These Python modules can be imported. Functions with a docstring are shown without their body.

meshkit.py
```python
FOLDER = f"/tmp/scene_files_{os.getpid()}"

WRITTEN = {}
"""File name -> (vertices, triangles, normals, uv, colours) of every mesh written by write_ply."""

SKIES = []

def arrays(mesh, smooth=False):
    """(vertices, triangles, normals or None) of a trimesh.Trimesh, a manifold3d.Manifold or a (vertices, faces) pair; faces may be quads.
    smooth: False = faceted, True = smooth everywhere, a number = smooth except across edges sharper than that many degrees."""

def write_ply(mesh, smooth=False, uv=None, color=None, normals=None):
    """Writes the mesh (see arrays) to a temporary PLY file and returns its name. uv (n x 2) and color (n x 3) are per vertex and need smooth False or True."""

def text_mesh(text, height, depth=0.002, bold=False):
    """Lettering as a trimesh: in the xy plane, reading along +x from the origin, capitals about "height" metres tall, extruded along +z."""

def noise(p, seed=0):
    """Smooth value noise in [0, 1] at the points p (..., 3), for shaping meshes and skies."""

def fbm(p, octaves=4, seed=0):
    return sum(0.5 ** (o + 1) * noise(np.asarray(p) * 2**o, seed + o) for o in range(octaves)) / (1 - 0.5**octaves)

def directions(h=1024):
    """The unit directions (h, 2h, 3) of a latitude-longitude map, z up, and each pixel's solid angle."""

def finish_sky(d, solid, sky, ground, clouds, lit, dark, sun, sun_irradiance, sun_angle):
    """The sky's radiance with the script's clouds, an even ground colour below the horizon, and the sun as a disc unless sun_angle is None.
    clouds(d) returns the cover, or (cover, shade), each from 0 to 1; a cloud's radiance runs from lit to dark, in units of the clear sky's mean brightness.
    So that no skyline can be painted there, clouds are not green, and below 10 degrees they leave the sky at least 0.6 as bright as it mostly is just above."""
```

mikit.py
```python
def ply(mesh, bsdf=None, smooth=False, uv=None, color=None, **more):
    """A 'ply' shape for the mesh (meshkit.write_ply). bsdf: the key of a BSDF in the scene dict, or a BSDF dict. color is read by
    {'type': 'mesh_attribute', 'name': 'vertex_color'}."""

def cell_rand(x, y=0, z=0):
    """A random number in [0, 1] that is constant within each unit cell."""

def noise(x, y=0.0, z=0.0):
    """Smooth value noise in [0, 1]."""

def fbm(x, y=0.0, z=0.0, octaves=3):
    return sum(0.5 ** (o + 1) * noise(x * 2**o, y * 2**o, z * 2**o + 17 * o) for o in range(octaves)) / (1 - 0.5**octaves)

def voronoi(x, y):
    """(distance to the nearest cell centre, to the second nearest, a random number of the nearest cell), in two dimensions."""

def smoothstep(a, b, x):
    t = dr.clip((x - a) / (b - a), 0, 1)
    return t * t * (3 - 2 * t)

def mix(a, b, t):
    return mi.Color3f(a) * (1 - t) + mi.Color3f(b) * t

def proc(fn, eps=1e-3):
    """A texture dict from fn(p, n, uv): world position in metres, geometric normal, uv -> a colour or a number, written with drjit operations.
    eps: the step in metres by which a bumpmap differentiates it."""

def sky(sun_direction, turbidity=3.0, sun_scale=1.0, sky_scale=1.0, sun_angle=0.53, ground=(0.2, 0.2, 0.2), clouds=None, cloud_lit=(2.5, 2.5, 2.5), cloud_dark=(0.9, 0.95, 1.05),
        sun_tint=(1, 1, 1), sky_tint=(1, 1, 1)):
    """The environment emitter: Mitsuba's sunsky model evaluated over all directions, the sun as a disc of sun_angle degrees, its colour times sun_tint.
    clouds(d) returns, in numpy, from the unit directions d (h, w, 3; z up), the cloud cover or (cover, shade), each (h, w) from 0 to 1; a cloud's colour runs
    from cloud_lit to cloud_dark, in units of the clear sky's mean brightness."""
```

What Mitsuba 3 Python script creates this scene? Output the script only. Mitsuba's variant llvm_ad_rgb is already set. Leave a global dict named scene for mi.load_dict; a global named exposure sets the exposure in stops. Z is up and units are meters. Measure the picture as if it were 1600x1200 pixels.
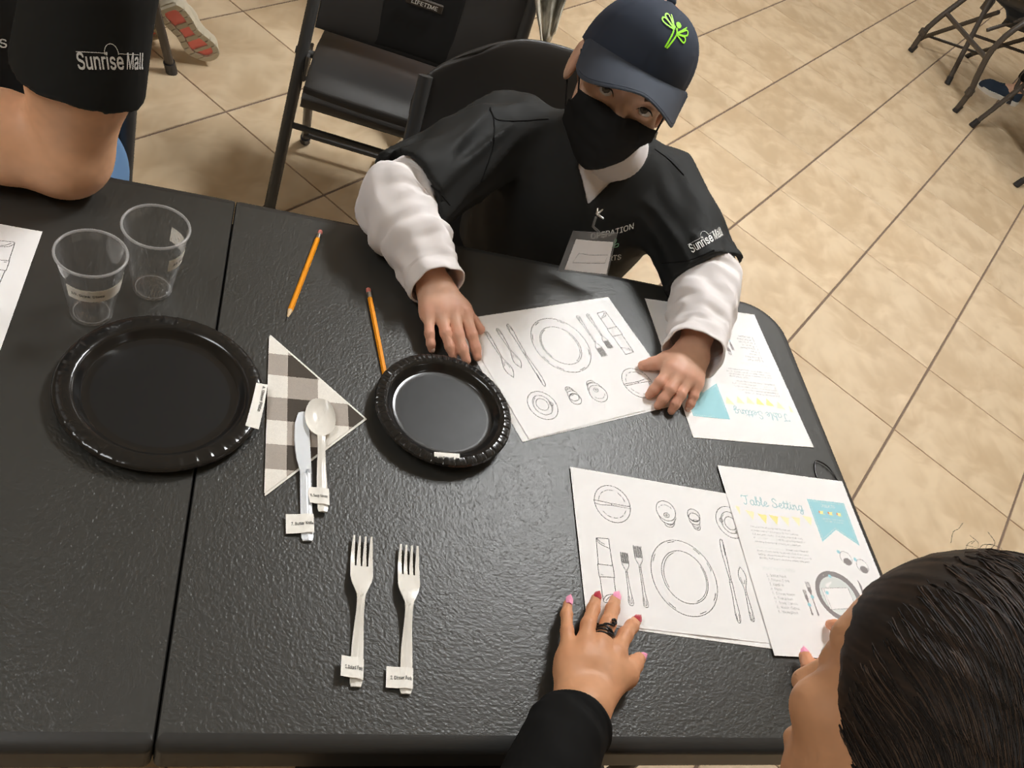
import math, random
import numpy as np, trimesh, drjit as dr, mitsuba as mi, mikit, meshkit
from shapely.geometry import Polygon, Point, LineString
from shapely.ops import unary_union
from shapely import affinity

T = mi.ScalarTransform4f
scene, labels = {}, {}
A = lambda *v: np.array(v, float)
V = A

# ------------------------------------------------------------------ camera, lights, exposure
exposure = -0.78
CAM = A(0.0027, -0.2837, 1.5864)
RIGHT, UP, FWD = A(0.93621, -0.10342, 0.33584), A(-0.13858, 0.76987, 0.62297), A(0.32305, 0.62973, -0.70644)
scene['camera'] = {'type': 'perspective', 'fov': 60.786, 'fov_axis': 'x', 'near_clip': 0.05, 'far_clip': 60.0,
                   'to_world': T().look_at(origin=CAM.tolist(), target=(CAM + FWD).tolist(), up=UP.tolist())}
TH = 0.737          # table top height
CEIL = 3.0
# ceiling light panels: x, y, half size x, half size y, radiance
PANELS = [(1.45, 1.90, .24, .48, 94.0), (1.45, 4.6, .30, .60, 5.0), (3.7, 1.9, .30, .60, 9.0), (3.7, 4.6, .30, .60, 18.0), (5.9, 4.6, .30, .60, 13.0),
          (-1.4, 1.9, .30, .60, 1.0), (-1.4, 4.6, .30, .60, 1.0), (-1.35, -.10, .30, .60, 21.0), (3.7, -2.2, .30, .60, 6.0)]
PANEL_LABELS = ['ceiling light panel above the table end, brightest of all', 'ceiling light panel behind the one above the table end', 'ceiling light panel to the right of the table', 'ceiling light panel above the far table',
                'ceiling light panel at the far right corner', 'dim ceiling light panel to the left of the table', 'dim ceiling light panel at the far left', 'ceiling light panel behind the camera on the left', 'ceiling light panel behind the camera to the right']
PANEL_RGB = A(.985, 1.0, 1.0)

# ------------------------------------------------------------------ naming helpers
def key_for(base):
    used = lambda k: k in scene or k in labels or any(s.startswith(k + '__') for s in scene)
    if not used(base):
        return base
    n = 1
    while used(f'{base}_{n:03d}'):
        n += 1
    return f'{base}_{n:03d}'

def thing(name, label, cat, group=None):
    k = key_for(name)
    labels[k] = {'label': label, 'category': cat}
    if group:
        labels[k]['group'] = group
    return k

def part(parent, name, mesh, mat, smooth=30, label=None, kind=None, **kw):
    k = key_for(parent + '__' + name)
    scene[k] = mikit.ply(mesh, mat, smooth=smooth, **kw)
    if label or kind:
        labels[k] = {}
        if label: labels[k]['label'] = label
        if kind: labels[k]['kind'] = kind
    return k

def single(name, mesh, mat, label, cat, smooth=30, group=None, **kw):
    k = thing(name, label, cat, group)
    scene[k] = mikit.ply(mesh, mat, smooth=smooth, **kw)
    return k

def struct(name, mesh, mat, smooth=False, label=None):
    k = key_for(name)
    scene[k] = mikit.ply(mesh, mat, smooth=smooth)
    labels[k] = {'kind': 'structure', 'label': label or name.replace('_', ' ')}
    return k

# ------------------------------------------------------------------ vector helpers
def unit(v):
    v = np.asarray(v, float)
    return v / np.maximum(np.linalg.norm(v, axis=-1, keepdims=True), 1e-12)

def st3(*a):
    return np.stack(np.broadcast_arrays(*a), -1)

def smooth01(a, b, x):
    t = np.clip((x - a) / (b - a), 0, 1)
    return t * t * (3 - 2 * t)

def spline(pts, n):
    """Catmull-Rom through the points, n samples."""
    p = np.asarray(pts, float)
    if len(p) == 2:
        return p[0] + np.linspace(0, 1, n)[:, None] * (p[1] - p[0])
    q = np.vstack([2 * p[0] - p[1], p, 2 * p[-1] - p[-2]])
    s = np.linspace(0, len(p) - 1, n)
    i = np.minimum(s.astype(int), len(p) - 2)
    t = (s - i)[:, None]
    a, b, c, d = q[i], q[i + 1], q[i + 2], q[i + 3]
    return .5 * (2 * b + (c - a) * t + (2 * a - 5 * b + 4 * c - d) * t ** 2 + (3 * b - a - 3 * c + d) * t ** 3)

def frames(path, up=None):
    t = unit(np.gradient(path, axis=0))
    n = np.zeros_like(t)
    u = np.asarray(up if up is not None else ([0, 0, 1] if abs(t[0][2]) < .9 else [1, 0, 0]), float)
    for k in range(len(t)):
        u = u - t[k] * (u @ t[k])
        u = u / max(np.linalg.norm(u), 1e-9)
        n[k] = u
    return t, n, np.cross(t, n)

def grid_faces(nu, nv, wrap=False, flip=False):
    """quads for vertices laid out [u][v]; wrap closes v."""
    i, j = np.meshgrid(np.arange(nu - 1), np.arange(nv if wrap else nv - 1), indexing='ij')
    j2 = (j + 1) % nv
    q = np.stack([i * nv + j, (i + 1) * nv + j, (i + 1) * nv + j2, i * nv + j2], -1).reshape(-1, 4)
    if flip: q = q[:, ::-1]
    return np.vstack([q[:, [0, 1, 2]], q[:, [0, 2, 3]]])

def tm(v, f):
    return trimesh.Trimesh(np.asarray(v, float), np.asarray(f, int), process=False)

def join(*ms):
    ms = [m for m in ms if m is not None]
    v, f, o = [], [], 0
    for m in ms:
        v.append(np.asarray(m.vertices)); f.append(np.asarray(m.faces) + o); o += len(m.vertices)
    return tm(np.vstack(v), np.vstack(f))

def tube(path, r, n=10, up=None, caps=True, aspect=1.0):
    """swept round bar; r a number or one per point."""
    p = np.asarray(path, float)
    t, a, b = frames(p, up)
    r = np.broadcast_to(np.asarray(r, float), (len(p),))
    ang = np.arange(n) * 2 * np.pi / n
    v = (p[:, None] + r[:, None, None] * (np.cos(ang)[None, :, None] * a[:, None] + aspect * np.sin(ang)[None, :, None] * b[:, None])).reshape(-1, 3)
    f = grid_faces(len(p), n, wrap=True, flip=True)
    if caps:
        c0, c1 = len(v), len(v) + 1
        v = np.vstack([v, p[0], p[-1]])
        i = np.arange(n); j = (i + 1) % n; o = (len(p) - 1) * n
        f = np.vstack([f, np.stack([j, i, i * 0 + c0], 1)[:, [0, 1, 2]], np.stack([o + i, o + j, i * 0 + c1], 1)])
    m = tm(v, f)
    if m.volume < 0: m.invert()
    return m

def lathe(profile, n=64, center=(0, 0, 0), closed=False):
    """profile rows (r, z), revolved about z."""
    pr = np.asarray(profile, float)
    ang = np.arange(n) * 2 * np.pi / n
    v = np.stack([pr[:, None, 0] * np.cos(ang), pr[:, None, 0] * np.sin(ang), np.repeat(pr[:, 1:2], n, 1)], -1).reshape(-1, 3)
    f = grid_faces(len(pr), n, wrap=True, flip=True)
    return tm(v + np.asarray(center), f)

def box(lo, hi, bevel=0.0):
    lo, hi = np.asarray(lo, float), np.asarray(hi, float)
    if not bevel:
        m = trimesh.creation.box(hi - lo); m.apply_translation((lo + hi) / 2); return m
    import manifold3d as m3
    b = bevel
    pts = [[(lo[0] + b, hi[0] - b)[i] + dx, (lo[1] + b, hi[1] - b)[j] + dy, (lo[2] + b, hi[2] - b)[k] + dz]
           for i in (0, 1) for j in (0, 1) for k in (0, 1)
           for dx, dy, dz in (((2 * i - 1) * b, 0, 0), (0, (2 * j - 1) * b, 0), (0, 0, (2 * k - 1) * b))]
    return trimesh.convex.convex_hull(np.array(pts))

def extrude(poly, h, z0=0.0):
    ps = list(getattr(poly, 'geoms', [poly]))
    m = join(*[trimesh.creation.extrude_polygon(p, h, engine='earcut') for p in ps if p.area > 1e-12])
    m.apply_translation([0, 0, z0])
    return m

def moved(m, R=None, t=(0, 0, 0)):
    m = m.copy()
    v = np.asarray(m.vertices)
    if R is not None: v = v @ np.asarray(R).T
    m.vertices = v + np.asarray(t)
    return m

def rotz(a):
    c, s = math.cos(a), math.sin(a)
    return np.array([[c, -s, 0], [s, c, 0], [0, 0, 1.]])

# ------------------------------------------------------------------ signed distance modelling
def cone(a, b, r1, r2):
    a, b = np.asarray(a, float), np.asarray(b, float)
    ab = b - a; L2 = max(ab @ ab, 1e-12)
    def f(p):
        q = p - a
        t = np.clip(q @ ab / L2, 0, 1)
        return np.linalg.norm(q - t[:, None] * ab, axis=1) - (r1 + (r2 - r1) * t)
    return f

def ell(c, r, R=None):
    c, r = np.asarray(c, float), np.asarray(r, float)
    def f(p):
        q = p - c
        if R is not None: q = q @ np.asarray(R).T
        k0 = np.linalg.norm(q / r, axis=1); k1 = np.linalg.norm(q / r ** 2, axis=1)
        return k0 * (k0 - 1) / np.maximum(k1, 1e-9)
    return f

def smin(a, b, k):
    if k <= 0: return np.minimum(a, b)
    h = np.maximum(k - np.abs(a - b), 0) / k
    return np.minimum(a, b) - h * h * k * .25

def smax(a, b, k):
    return -smin(-a, -b, k)

def blend(fs, k):
    def f(p):
        d = fs[0](p)
        for g in fs[1:]: d = smin(d, g(p), k)
        return d
    return f

def chain(pts, rs):
    return [cone(pts[i], pts[i + 1], rs[i], rs[i + 1]) for i in range(len(pts) - 1)]

def nets(d, lo, h):
    s = d < 0
    c = sum(s[i:d.shape[0] - 1 + i, j:d.shape[1] - 1 + j, k:d.shape[2] - 1 + k].astype(np.int8) for i in (0, 1) for j in (0, 1) for k in (0, 1))
    act = (c > 0) & (c < 8)
    I = np.argwhere(act)
    idx = -np.ones(act.shape, np.int64); idx[act] = np.arange(len(I))
    pos, cnt = np.zeros((len(I), 3)), np.zeros(len(I))
    cor = [(i, j, k) for i in (0, 1) for j in (0, 1) for k in (0, 1)]
    for a in cor:
        for ax in range(3):
            if a[ax]: continue
            b = list(a); b[ax] = 1
            da = d[I[:, 0] + a[0], I[:, 1] + a[1], I[:, 2] + a[2]]
            db = d[I[:, 0] + b[0], I[:, 1] + b[1], I[:, 2] + b[2]]
            x = (da < 0) != (db < 0)
            t = np.where(x, da / np.where(x, da - db, 1), 0)
            q = np.repeat(np.array(a, float)[None], len(I), 0); q[:, ax] += t
            pos += q * x[:, None]; cnt += x
    v = (I + pos / cnt[:, None]) * h + lo
    fs = []
    for ax in range(3):
        b, e = (ax + 1) % 3, (ax + 2) % 3
        sl = [slice(None)] * 3; sl2 = [slice(None)] * 3
        sl[ax] = slice(0, -1); sl2[ax] = slice(1, None)
        E = np.argwhere(s[tuple(sl)] != s[tuple(sl2)])
        E = E[(E[:, b] > 0) & (E[:, e] > 0) & (E[:, b] < d.shape[b] - 1) & (E[:, e] < d.shape[e] - 1)]
        def cell(db, de):
            q = E.copy(); q[:, b] -= db; q[:, e] -= de
            return idx[q[:, 0], q[:, 1], q[:, 2]]
        q = np.stack([cell(1, 1), cell(0, 1), cell(0, 0), cell(1, 0)], 1)
        inside = s[E[:, 0], E[:, 1], E[:, 2]]
        q = np.where(inside[:, None], q, q[:, ::-1])
        fs.append(q)
    q = np.vstack(fs)
    q = q[(q >= 0).all(1)]
    return v, np.vstack([q[:, [0, 1, 2]], q[:, [0, 2, 3]]])

def relaxed(m, n):
    """a few passes of shrink-free smoothing."""
    from scipy.sparse import coo_matrix
    v, f = np.asarray(m.vertices).copy(), np.asarray(m.faces)
    e = np.vstack([f[:, [0, 1]], f[:, [1, 2]], f[:, [2, 0]]]); e = np.vstack([e, e[:, ::-1]])
    W = coo_matrix((np.ones(len(e)), (e[:, 0], e[:, 1])), shape=(len(v), len(v))).tocsr()
    deg = np.maximum(np.asarray(W.sum(1)), 1)
    on = np.asarray(W.sum(1)) > 0
    for _ in range(n):
        for k in (.5, -.51):
            v = v + k * on * (W @ v / deg - v)
    m = tm(v, f); m.remove_unreferenced_vertices()
    return m

def solid(f, lo, hi, h, relax=2):
    """the zero surface of the field f as a mesh, evaluated only near the surface."""
    lo, hi = np.asarray(lo, float), np.asarray(hi, float)
    B = 4
    n = np.ceil((hi - lo) / (h * B)).astype(int) + 1
    ax = [lo[i] + (np.arange(n[i]) + .5) * h * B - h * .5 for i in range(3)]
    G = np.stack(np.meshgrid(*ax, indexing='ij'), -1).reshape(-1, 3)
    dc = np.concatenate([f(x) for x in np.array_split(G, max(1, len(G) // 200000))]).reshape(n)
    near = np.abs(dc) < h * B * 1.6
    d = np.repeat(np.repeat(np.repeat(dc, B, 0), B, 1), B, 2)
    J = np.argwhere(near)
    off = np.stack(np.meshgrid(*[np.arange(B)] * 3, indexing='ij'), -1).reshape(-1, 3)
    for ch in np.array_split(J, max(1, len(J) // 4000)):
        K = (ch[:, None] * B + off[None]).reshape(-1, 3)
        d[K[:, 0], K[:, 1], K[:, 2]] = f(lo + K * h)
    v, q = nets(d, lo, h)
    m = tm(v, q)
    return relaxed(m, relax)

def drape(verts, direction, f, lift=.0008, reach=.25):
    """moves points along direction until they lie on the surface of f (sphere tracing), then lifts them off a little."""
    d = unit(direction)
    p = np.asarray(verts, float).copy()
    for _ in range(60):
        p += np.clip(f(p) * .7, -.02, .02)[:, None] * d
    return p - d * lift

# ------------------------------------------------------------------ flat print
def strip(pts, w, closed=False):
    """a flat ribbon along a polyline in the xy plane (as a shapely area)."""
    p = [tuple(x) for x in pts]
    if closed: p = p + [p[0]]
    return LineString(p).buffer(w / 2, cap_style=1, join_style=1, quad_segs=3)

def ring(cx, cy, rx, ry, w, a0=0, a1=360, tilt=0):
    a = np.radians(np.linspace(a0, a1, max(6, int(abs(a1 - a0) / 8))))
    x, y = rx * np.cos(a), ry * np.sin(a)
    t = math.radians(tilt)
    return strip(np.stack([cx + x * math.cos(t) - y * math.sin(t), cy + x * math.sin(t) + y * math.cos(t)], 1), w)

def disc(cx, cy, rx, ry):
    return affinity.translate(affinity.scale(Point(0, 0).buffer(1, 10), rx, ry), cx, cy)

def flat(poly, z=0.0):
    """triangulates an area into a single-sided sheet facing +z."""
    out = []
    for g in getattr(poly, 'geoms', [poly]):
        if g.is_empty or g.area < 1e-10: continue
        v, f = trimesh.creation.triangulate_polygon(g, engine='earcut')
        m = tm(np.hstack([v, np.zeros((len(v), 1)) + z]), f)
        if len(m.faces) and m.face_normals[:, 2].mean() < 0: m.invert()
        out.append(m)
    return join(*out)

_TEXT = {}
def text(s, height, bold=False, width=None):
    """flat lettering (top faces only), baseline at y=0, from x=0."""
    k = (s, bold)
    if k not in _TEXT:
        m = meshkit.text_mesh(s, 1.0, .01, bold)
        f = m.faces[m.face_normals[:, 2] > .5]
        _TEXT[k] = tm(m.vertices * [1, 1, 0], f)
        _TEXT[k].remove_unreferenced_vertices()
    m = _TEXT[k].copy()
    v = np.asarray(m.vertices) * height
    if width: v[:, 0] *= width / v[:, 0].max()
    m.vertices = v
    return m

# ------------------------------------------------------------------ materials
TILE_A0, TILE_B0 = -0.63811, 3.89384
NAPKIN_O, NAPKIN_A = (0.06268, 0.49357), 0.04739
NAP = [(0.06268, 0.49357), (0.18610, 0.37920), (0.07395, 0.25599)]

def mat(name, **kw):
    scene[name] = {'type': 'twosided', 'bsdf': {'type': 'principled', **kw}}
    return name

def rgb(*c):
    return {'type': 'rgb', 'value': [float(x) for x in c]}

VC = {'type': 'mesh_attribute', 'name': 'vertex_color'}
def pebble(p, n, uv):
    x, y = p.x * 420, p.y * 420
    return mikit.noise(x, y, p.z * 420) * .75 + mikit.noise(x * 2.3, y * 2.3, p.z * 900) * .25
scene['table_plastic'] = {'type': 'twosided', 'bsdf': {'type': 'bumpmap', 'scale': 0.00065, 'arbitrary': mikit.proc(pebble, 4e-4),
    'bsdf': {'type': 'principled', 'base_color': rgb(.032, .032, .0285), 'roughness': .40, 'specular': .55}}}
mat('table_edge', base_color=rgb(.028, .028, .027), roughness=.38, specular=.5)
def fine(p, n, uv):
    return mikit.noise(p.x * 700, p.y * 700, p.z * 700)
scene['chair_plastic'] = {'type': 'twosided', 'bsdf': {'type': 'bumpmap', 'scale': 0.0004, 'arbitrary': mikit.proc(fine, 3e-4),
    'bsdf': {'type': 'principled', 'base_color': rgb(.022, .021, .020), 'roughness': .40, 'specular': .55}}}
mat('chair_panel', base_color=rgb(.008, .008, .008), roughness=.55, specular=.3)
mat('chair_tube', base_color=rgb(.045, .046, .046), roughness=.36, specular=.6)
mat('bronze_tube', base_color=rgb(.060, .050, .042), roughness=.42, specular=.5)
def tile_tone(p, n, uv):
    ca, sa = math.cos(math.radians(-44.3545)), math.sin(math.radians(-44.3545))
    a, b = p.x * ca + p.y * sa, -p.x * sa + p.y * ca
    ia, ib = dr.floor((a - TILE_A0) / .41166), dr.floor((b - TILE_B0) / .41583)
    r = mikit.cell_rand(ia, ib, 5)
    w = mikit.fbm(a * 7 + r * 40, b * 7 + r * 17, 1.0, 3)
    v = mikit.fbm(a * 22 + w * 3 + r * 9, b * 15 - w * 2, 2.0, 3)
    c = mikit.mix((.535, .400, .250), (.655, .520, .352), mikit.smoothstep(.25, .75, w * .55 + v * .45))
    return c * (.94 + .10 * r)
mat('tile', base_color=mikit.proc(tile_tone), roughness=.36, specular=.42)
mat('grout', base_color=rgb(.185, .130, .095), roughness=.9)
mat('wall_paint', base_color=rgb(.72, .68, .60), roughness=.85)
mat('ceiling_white', base_color=rgb(.82, .81, .78), roughness=.9)
mat('lamp_frame', base_color=rgb(.75, .75, .74), roughness=.5)
mat('paper', base_color=rgb(.90, .895, .885), roughness=.75, specular=.25)
mat('ink', base_color=rgb(.085, .085, .085), roughness=.8)
mat('ink_grey', base_color=rgb(.33, .34, .35), roughness=.8)
mat('ink_print', base_color=rgb(.28, .26, .26), roughness=.8)
mat('ink_pale', base_color=rgb(.72, .76, .74), roughness=.8)
mat('ink_teal', base_color=rgb(.47, .64, .66), roughness=.8)
mat('ink_blue', base_color=rgb(.36, .66, .72), roughness=.8)
mat('ink_yellow', base_color=rgb(.90, .84, .38), roughness=.8)
mat('ink_yellow_pale', base_color=rgb(.91, .88, .60), roughness=.8)
mat('ink_red', base_color=rgb(.75, .22, .14), roughness=.8)
mat('plate_gloss', base_color=rgb(.010, .010, .010), roughness=.17, specular=.55)
mat('plate_satin', base_color=rgb(.013, .013, .013), roughness=.38, specular=.24)
mat('cutlery_plastic', base_color=rgb(.80, .775, .71), roughness=.22, specular=.5)
mat('cutlery_blue_white', base_color=rgb(.76, .80, .84), roughness=.22, specular=.5)
mat('sticker', base_color=rgb(.90, .88, .82), roughness=.6)
scene['clear_wall'] = {'type': 'blendbsdf', 'weight': .022, 'a': {'type': 'thindielectric', 'int_ior': 1.5, 'ext_ior': 1.0}, 'b': {'type': 'twosided', 'bsdf': {'type': 'diffuse', 'reflectance': rgb(.7, .7, .7)}}}
scene['clear_edge'] = {'type': 'blendbsdf', 'weight': .34, 'a': {'type': 'thindielectric', 'int_ior': 1.5, 'ext_ior': 1.0}, 'b': {'type': 'twosided', 'bsdf': {'type': 'principled', 'base_color': rgb(.62, .62, .62), 'roughness': .2, 'specular': .8}}}
mat('clear_rim', base_color=rgb(.62, .62, .61), roughness=.15, specular=.6)
scene['clear_solid'] = {'type': 'dielectric', 'int_ior': 1.45, 'ext_ior': 1.0}
mat('pencil_orange', base_color=rgb(.90, .33, .012), roughness=.3, specular=.5)
mat('pencil_wood', base_color=rgb(.74, .55, .33), roughness=.7)
mat('pencil_lead', base_color=rgb(.02, .02, .022), roughness=.4)
mat('pencil_eraser', base_color=rgb(.62, .20, .17), roughness=.7)
scene['ferrule'] = {'type': 'twosided', 'bsdf': {'type': 'principled', 'base_color': rgb(.72, .72, .70), 'metallic': 1.0, 'roughness': .28}}
mat('skin', base_color=VC, roughness=.48, specular=.38)
mat('cloth_black', base_color=rgb(.0115, .0125, .0120), roughness=.72, specular=.3, sheen=.2)
mat('cloth_jet', base_color=rgb(.006, .006, .006), roughness=.85, specular=.2)
mat('cloth_white', base_color=rgb(.80, .765, .755), roughness=.85, specular=.2)
mat('cloth_navy', base_color=rgb(.030, .040, .062), roughness=.8, specular=.25, sheen=.3)
mat('cloth_navy_pale', base_color=rgb(.050, .060, .080), roughness=.8, specular=.25, sheen=.3)
mat('denim', base_color=rgb(.110, .215, .390), roughness=.85)
mat('denim_stitch', base_color=rgb(.42, .50, .56), roughness=.85)
mat('neon_thread', base_color=rgb(.36, .92, .03), roughness=.5, specular=.4)
mat('print_white', base_color=rgb(.82, .82, .80), roughness=.6)
mat('print_lime', base_color=rgb(.60, .66, .14), roughness=.6)
mat('print_green', base_color=rgb(.30, .62, .42), roughness=.6)
mat('mask_black', base_color=rgb(.009, .009, .009), roughness=.8, specular=.25)
mat('eye', base_color=VC, roughness=.08, specular=.6)
mat('nail_pink', base_color=rgb(.86, .33, .50), roughness=.10, specular=.7, clearcoat=.6)
mat('nail_red', base_color=rgb(.42, .030, .050), roughness=.14, specular=.7, clearcoat=.6)
mat('nail_natural', base_color=rgb(.70, .46, .36), roughness=.3, specular=.5)
mat('ring_black', base_color=rgb(.010, .010, .010), roughness=.25, specular=.6)
mat('hair_dark', base_color=VC, roughness=.58, specular=.35)
mat('hair_brown', base_color=rgb(.16, .085, .045), roughness=.6)
mat('sole_cream', base_color=rgb(.50, .45, .34), roughness=.8)
mat('sole_white', base_color=rgb(.70, .68, .62), roughness=.7)
mat('sole_pink', base_color=rgb(.95, .25, .22), roughness=.55)
mat('shoe_beige', base_color=rgb(.46, .38, .27), roughness=.8)
mat('shoe_navy', base_color=rgb(.020, .036, .062), roughness=.85)
def fleece(p, n, uv):
    w = mikit.fbm(p.x * 55, p.y * 55, p.z * 22, 3)
    return mikit.mix((.17, .16, .125), (.58, .55, .47), mikit.smoothstep(.30, .68, w))
mat('fleece', base_color=mikit.proc(fleece), roughness=.95)
def check(p, n, uv):
    NO, NA = NAPKIN_O, NAPKIN_A
    ca, sa = math.cos(NA), math.sin(NA)
    x, y = p.x - NO[0], p.y - NO[1]
    a, b = (x * ca + y * sa), (-x * sa + y * ca)
    ka, kb = a / .0365 * .5 + .664, b / .0345 * .5 + .949
    on_a = dr.select(ka - dr.floor(ka) < .5, mi.Float(1), mi.Float(0))
    on_b = dr.select(kb - dr.floor(kb) < .5, mi.Float(1), mi.Float(0))
    n_on = on_a + on_b
    c = dr.select(n_on < .5, mi.Color3f(.84, .81, .74), dr.select(n_on < 1.5, mi.Color3f(.42, .375, .33), mi.Color3f(.070, .058, .046)))
    return c * (.95 + .1 * mikit.noise(p.x * 900, p.y * 900, 0))
mat('napkin_check', base_color=mikit.proc(check), roughness=.9)
mat('napkin_edge', base_color=rgb(.84, .82, .76), roughness=.9)
mat('badge_card', base_color=rgb(.80, .78, .77), roughness=.35)
scene['badge_plastic'] = {'type': 'blendbsdf', 'weight': .16, 'a': {'type': 'thindielectric', 'int_ior': 1.5, 'ext_ior': 1.0}, 'b': {'type': 'twosided', 'bsdf': {'type': 'principled', 'base_color': rgb(.55, .55, .54), 'roughness': .15, 'specular': .6}}}
mat('chrome', base_color=rgb(.75, .75, .73), metallic=1.0, roughness=.2)

# ================================================================== the room
CA, SA = math.cos(math.radians(-44.3545)), math.sin(math.radians(-44.3545))
FO, SU, SV = A(2.2659, 3.2303), 0.41166, 0.41583
def tile_corner(a, b):        # grid corner a, b on the floor plan
    return FO + a * SU * A(CA, SA) - b * SV * A(-SA, CA)

struct('floor', box((-4.6, -4.2, -.06), (8.4, 9.0, -.004)), 'grout', label='beige tile floor with brown grout joints')
def tile_mesh(a, b, gu=.0078, gv=.0036):
    # recessed joints: a chamfered slab, its top at z = 0
    c = .0016
    P = tile_corner(a, b); e1 = SU * A(CA, SA); e2 = -SV * A(-SA, CA)
    def quad(mu, mv, z):
        return [np.append(P + e1 * (i * (1 - mu / SU) + (1 - i) * mu / SU) + e2 * (j * (1 - mv / SV) + (1 - j) * mv / SV), z) for i, j in ((0, 0), (1, 0), (1, 1), (0, 1))]
    v = quad(gu / 2, gv / 2, -.006) + quad(gu / 2, gv / 2, -c) + quad(gu / 2 + c, gv / 2 + c, 0)
    f = []
    for l in (0, 4):
        for k in range(4):
            x, y = l + k, l + (k + 1) % 4
            f += [[x, y, y + 4], [x, y + 4, x + 4]]
    f += [[8, 9, 10], [8, 10, 11]]
    m = tm(v, f)
    if m.face_normals[-1][2] < 0: m.invert()
    return m
tiles = []
for a in range(-22, 16):
    for b in range(-18, 24):
        c = tile_corner(a + .5, b + .5)
        if not (-4.3 < c[0] < 8.1 and -3.9 < c[1] < 8.7): continue
        q = np.append(c, 0) - CAM
        z = q @ FWD
        x, y = (q @ RIGHT) / z * 1364.267, (q @ UP) / z * 1364.267
        seen = z > .3 and abs(x) < 800 + 330 and abs(y) < 600 + 330
        tiles.append((0 if seen else 1, np.linalg.norm(q), a, b))
tiles.sort()
for s, _, a, b in tiles[:260]:
    part('floor', 'tile', tile_mesh(a, b), 'tile', smooth=False)
part('floor', 'tile_field', join(*[tile_mesh(a, b) for _, _, a, b in tiles[260:]]), 'tile', smooth=False, kind='stuff')

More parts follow.
